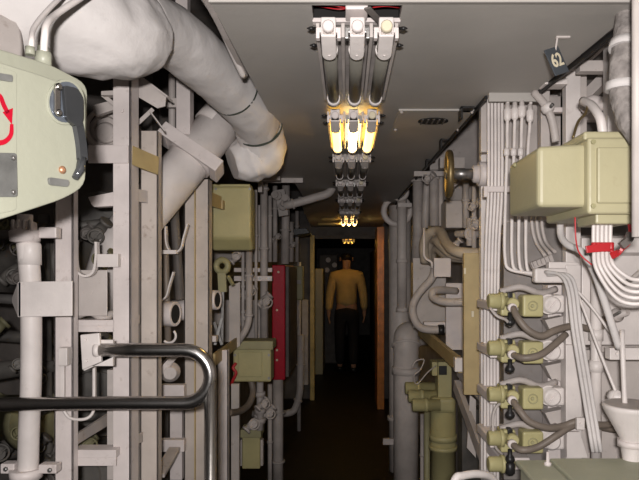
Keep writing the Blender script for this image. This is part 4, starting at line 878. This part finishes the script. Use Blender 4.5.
pipe('vertical_pipe', 'thin grey pipe directly behind the brass handwheel', 'pipe', [(441, 172, 3.0), (441, 226, 3.0)], .014, GR)
pipe('vertical_pipe', 'grey pipe right of the pale box behind the handwheel', 'pipe', [(466, 182, 2.6), (466, 228, 2.6)], .014, GM, collars=(.4,))
pipe('vertical_pipe', 'thin pale pipe between handwheel hub and tan board', 'pipe', [(474, 186, 2.5), (474, 250, 2.5)], .010, GR, collars=(.5,))
b = B(); pb(b, 446, 200, 463, 228, 2.8, .15, .006); solo('pale_box', 'pale grey box behind the lower half of the handwheel', 'box', b, GR)
solo('overhead_rail', 'long pale grey rail under the ceiling behind the handwheel rim', 'rail', pb(B(), 414, 171, 462, 176, 2.95, .03, .002), GR)
solo('overhead_block', 'pale block just above the handwheel rim under the ceiling', 'block', pb(B(), 440, 157, 465, 168, 2.75, .05, .002), GR)
t = thing('valve_tee', 'grey cross shaped valve tee right of the pale box', 'valve', W(470, 246, 2.55)); b = B(); cyl(b, W(456, 234, 2.6), W(486, 234, 2.5), .016); cyl(b, W(470, 218, 2.55), W(470, 246, 2.55), .016); obj('tee_body', b, GM, t); b = lathe(B(), W(470, 234, 2.56), (0, -1, 0), [(0, .03), (.03, .03), (.03, .02), (.05, .02)], 12); obj('bonnet', b, GM, t)
for i, (pts, lab) in enumerate((([(425, 262, 2.9), (424, 244, 2.85), (430, 233, 2.8), (440, 232, 2.75), (447, 244, 2.6), (458, 252, 2.5), (486, 254, 2.45)], 'topmost of three fat brown hoses curving from behind the tan board'),
      ([(428, 262, 2.95), (428, 248, 2.9), (434, 240, 2.85), (442, 246, 2.75), (452, 254, 2.7), (470, 257, 2.6)], 'middle of three fat brown hoses curving from behind the tan board'), ([(432, 264, 3.0), (433, 252, 2.95), (438, 250, 2.9), (448, 257, 2.8), (466, 259, 2.7)], 'lowest of three fat brown hoses curving from behind the tan board'))):
    hose('bent_hose', lab, 'hose', pts, (.023, .022, .019)[i], HB, 'fat brown hoses', n=12)
hose('bent_hose', 'grey hose in a wide S curve left of the pale wall plates', 'hose', [(436, 262, 2.8), (432, 278, 2.8), (420, 292, 2.8), (413, 305, 2.8), (414, 318, 2.8), (422, 328, 2.8), (440, 330, 2.8)], .019, GM, n=12)
t = thing('hose_fitting', 'small black fitting at the lower end of the S curved hose', 'fitting', W(442, 333, 2.8)); obj('nut', lathe(B(), W(438, 330, 2.8), (1, 0, 0), [(0, .02), (.0, .025), (.028, .025), (.028, .018)], 8), BK, t); obj('tail', cyl(B(), W(443, 330, 2.8), W(466, 332, 2.8), .014), GM, t)
hose('bent_hose', 'grey U bend hose between the pale wall plates and the tan board', 'hose', [(466, 302, 2.5), (445, 302, 2.55), (434, 298, 2.6), (433, 292, 2.62), (441, 290, 2.66), (456, 291, 2.75)], .017, GR, n=12)
b = B(); sweep(b, fillet([W(424, 228, 2.7), W(424, 258, 2.7), W(432, 262, 2.7), W(432, 268, 2.7)], .02), .006, 8); solo('thin_conduit', 'thin kinked pale conduit left of the pale wall plates', 'conduit', b, WH)
b = B(); pb(b, 413, 258, 446, 328, 3.1, .02, .002); solo('wall_plate', 'pale wall plate behind the S curved hose', 'plate', b, GR)
solo('wall_plate', 'second pale wall plate next to the tan board', 'plate', pb(B(), 446, 283, 464, 350, 2.75, .02, .002), WH)
solo('wall_block', 'white square block above the U bend hose left of the tan board', 'block', pb(B(), 434, 258, 451, 277, 2.72, .03, .002), WH)
solo('hose_rail', 'pale rail just above the lower end of the S curved hose', 'rail', pb(B(), 424, 322, 446, 328, 2.83, .03, .001), WH)
t = thing('tan_cabinet', 'tall tan cabinet edge with white strip left of the switch column', 'cabinet', W(473, 395, 2.05))
b = pb(B(), 464, 253, 482, 395, 2.05, .02, .002); obj('front_board', b, TN, t, 'tan brown front board')
a = W(464, 395, 2.05); c2 = W(482, 253, 2.05); b = bx(B(), (a.x + .006, 2.07, a.z), (c2.x, 2.11, c2.z), .002); obj('body', b, GR, t)
b = B(); pb(b, 471.5, 311, 474, 317, 2.042, .01, .001); pb(b, 464, 268, 466, 274, 2.042, .01, .001); obj('catch', b, CR, t)
b = B(); beam(b, W(420, 330, 3.1), W(461, 366, 2.3), .02, .055, up=(0, 0, 1)); t = thing('slanted_beam', 'slanted brown beam with a white end below the tan cabinet', 'beam', W(461, 370, 2.3)); obj('beam_body', b, TN, t)
b = pb(B(), 455, 358, 463, 372, 2.26, .04, .003); obj('end_cap', b, WB, t, 'white painted end cap')
hose('thin_wire', 'thin curly wires above the olive pump', 'wire', [(412, 368, 2.85), (416, 361, 2.85), (424, 360, 2.85), (420, 370, 2.85), (414, 376, 2.85), (417, 384, 2.85), (428, 372, 2.85), (436, 366, 2.88)], .003, GM)
# olive pump
t = thing('pump', 'olive green pump standing on the floor with three horizontal cylinders', 'pump', V((W(443, 0, 2.95).x, 2.95, 0)))
px = W(443, 0, 2.95).x
obj('barrel', lathe(B(), V((px, 2.95, 0)), (0, 0, 1), [(0, .09), (.03, .09), (.03, .062), (.62, .062), (.62, .07), (.64, .07), (.64, .062), (.86, .062)], 24), OL, t)
obj('clamp_band', lathe(B(), W(443, 440, 2.95), (0, 0, 1), [(0, .06), (0, .068), (.03, .068), (.03, .06)], 24), OL, t)
obj('head', pb(B(), 431, 398, 456, 414, 2.88, .14, .02, 3), OL, t)
obj('upper_housing', pb(B(), 438, 362, 452, 402, 2.90, .10, .006, 3), OL, t)
obj('top_cover', pb(B(), 432, 362, 450, 376, 2.93, .09, .005), OL, t)
obj('gauge_window', pb(B(), 439, 366, 447, 375, 2.894, .01, .002), BK, t, 'dark square gauge window')
for i, (x0, y, Y) in enumerate(((405, 388, 3.06), (408, 396, 2.97), (412, 405, 2.89))):
    b = lathe(B(), W(x0, y, Y), (1, 0, 0), [(0, .026), (.004, .031), (.06, .031), (.06, .034), (.075, .034), (.075, .03), (W(440, y, Y).x - W(x0, y, Y).x, .03)], 20); obj('cylinder', b, OL, t)
pipe('vertical_pipe', 'thin olive pipe left of the pump barrel', 'pipe', [V((W(427, 0, 3.1).x, 3.1, 0)), (427, 412, 3.1)], .016, OD, collars=(.5,))
pipe('vertical_pipe', 'thin grey pipe between pump and stout elbow pipe', 'pipe', [V((W(422, 0, 3.2).x, 3.2, 0)), (422, 414, 3.2)], .010, GM, collars=(.7,))
# dim clutter right of the pump
for i, (p, q, a, b_, lab) in enumerate((((456, 385, 2.5), (492, 480, 2.0), .02, .05, 'dark slanting channel right of the pump'), ((458, 372, 2.4), (488, 405, 2.0), .01, .03, 'thin slanting angle below the tan cabinet'))):
    b = beam(B(), p, q, a, b_, up=(0, 0, 1)); solo('diagonal_brace', lab, 'brace', b, GM)
b = B(); prism(b, [W(x, y, 2.3) for x, y in ((470, 395), (476, 400), (476, 458), (467, 448))], (0, .01, 0), .001); solo('side_plate', 'narrow pale plate standing right of the pump', 'plate', b, GR)
pipe('vertical_pipe', 'thin pale pipe right of the pump barrel', 'pipe', [V((W(462, 0, 2.7).x, 2.7, 0)), (461, 372, 2.7)], .010, GM, collars=(.6,))
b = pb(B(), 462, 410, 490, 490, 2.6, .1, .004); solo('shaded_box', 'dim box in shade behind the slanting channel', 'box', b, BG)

# ================================================================ small clutter
def small_valve(x, y, Y, ax, s, m, label, group):
    t = thing('stop_valve', label, 'valve', W(x, y, Y), group); p = W(x, y, Y); a = V(ax).normalized(); u = a.orthogonal().normalized()
    b = lathe(B(), p - u * s * 1.6, u, [(0, s * .55), (0, s * .9), (s * .4, s * .9), (s * .4, s * .55), (s * 1.2, s * .7), (s * 2, s * .7), (s * 2.8, s * .55), (s * 2.8, s * .9), (s * 3.2, s * .9), (s * 3.2, s * .55)], 12)
    lathe(b, p, a, [(0, s * .6), (s * 1.1, s * .55), (s * 1.1, s * .75), (s * 1.4, s * .75), (s * 1.4, s * .2), (s * 2.4, s * .2)], 12); obj('valve_body', b, m, t)
    h = torus(B(), p + a * s * 2.3, a, s * .9, s * .14, 16, 6); cyl(h, p + a * s * 2.3 - u * s * .9, p + a * s * 2.3 + u * s * .9, s * .12); obj('hand_wheel', h, m, t)
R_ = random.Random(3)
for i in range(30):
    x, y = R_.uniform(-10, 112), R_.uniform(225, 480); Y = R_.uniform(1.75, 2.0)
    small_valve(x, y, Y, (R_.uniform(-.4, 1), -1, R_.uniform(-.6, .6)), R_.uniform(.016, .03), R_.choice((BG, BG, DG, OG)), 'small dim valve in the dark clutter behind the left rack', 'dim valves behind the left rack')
for i, (x, y, Y) in enumerate(((236, 258, 3.0), (248, 292, 3.05), (243, 318, 3.05), (264, 300, 3.27), (262, 404, 3.1), (268, 412, 3.3), (252, 424, 3.15), (275, 238, 3.97), (291, 246, 4.57))):
    small_valve(x, y, Y, (R_.uniform(.2, 1), -1, R_.uniform(-.4, .4)), R_.uniform(.020, .03), GM, 'small grey valve among the thin pipes left of the red cabinet', 'grey valves among the left pipes')
for i, (x, y, Y) in enumerate(((430, 178, 2.9), (456, 182, 2.6), (476, 205, 2.4), (480, 222, 2.4), (456, 244, 2.6))):
    small_valve(x, y, Y, (R_.uniform(-1, -.2), -1, R_.uniform(-.4, .4)), R_.uniform(.016, .022), GM, 'small grey valve among the pipes behind the handwheel', 'grey valves behind the handwheel')
# structure glimpsed in the upper right, behind the frame posts
solo('ceiling_rib', 'dim slanted rib in the gap between the two white frame posts', 'rib', beam(B(), W(584, 60, 1.75), W(606, 40, 1.7), .015, .03), GM)
solo('ceiling_rib', 'grey tilted block in the gap under the upper right rail', 'rib', beam(B(), W(586, 98, 1.78), W(606, 78, 1.75), .05, .03), GM)
solo('frame_rail', 'pale lower rail behind the top of the yellow green box', 'rail', pb(B(), 580, 112, 609, 120, 1.72, .03, .002), GR)
# lower right gaps among the switch hoses
for i, y in enumerate((328, 374, 421)):
    solo('unit_bracket', ('grey sloping bracket between the first and second switch units', 'grey sloping bracket between the second and third switch units', 'grey sloping bracket between the third and lowest switch units')[i], 'bracket', prism(B(), [W(545, y - 8, 1.66), W(564, y - 12, 1.66), W(564, y + 8, 1.66), W(552, y + 6, 1.66)], (0, .04, 0), .002), GR)
solo('slanted_plate', 'triangular white plate at the foot of the square post by the lower hoses', 'plate', prism(B(), [W(x, y, 1.58) for x, y in ((567, 432), (580, 432), (588, 458), (567, 458))], (0, .012, 0), .001), WB)
# strip under the left deck edge and fittings in the triangular gap
solo('deck_fitting', 'pale bent fitting in the dark gap between lagged pipe and ceiling', 'fitting', sweep(B(), catmull([V((-.30, 1.12, 2.06)), V((-.285, 1.3, 2.05)), V((-.27, 1.45, 2.01)), V((-.262, 1.52, 1.99))], 5), .008, 10), WB)
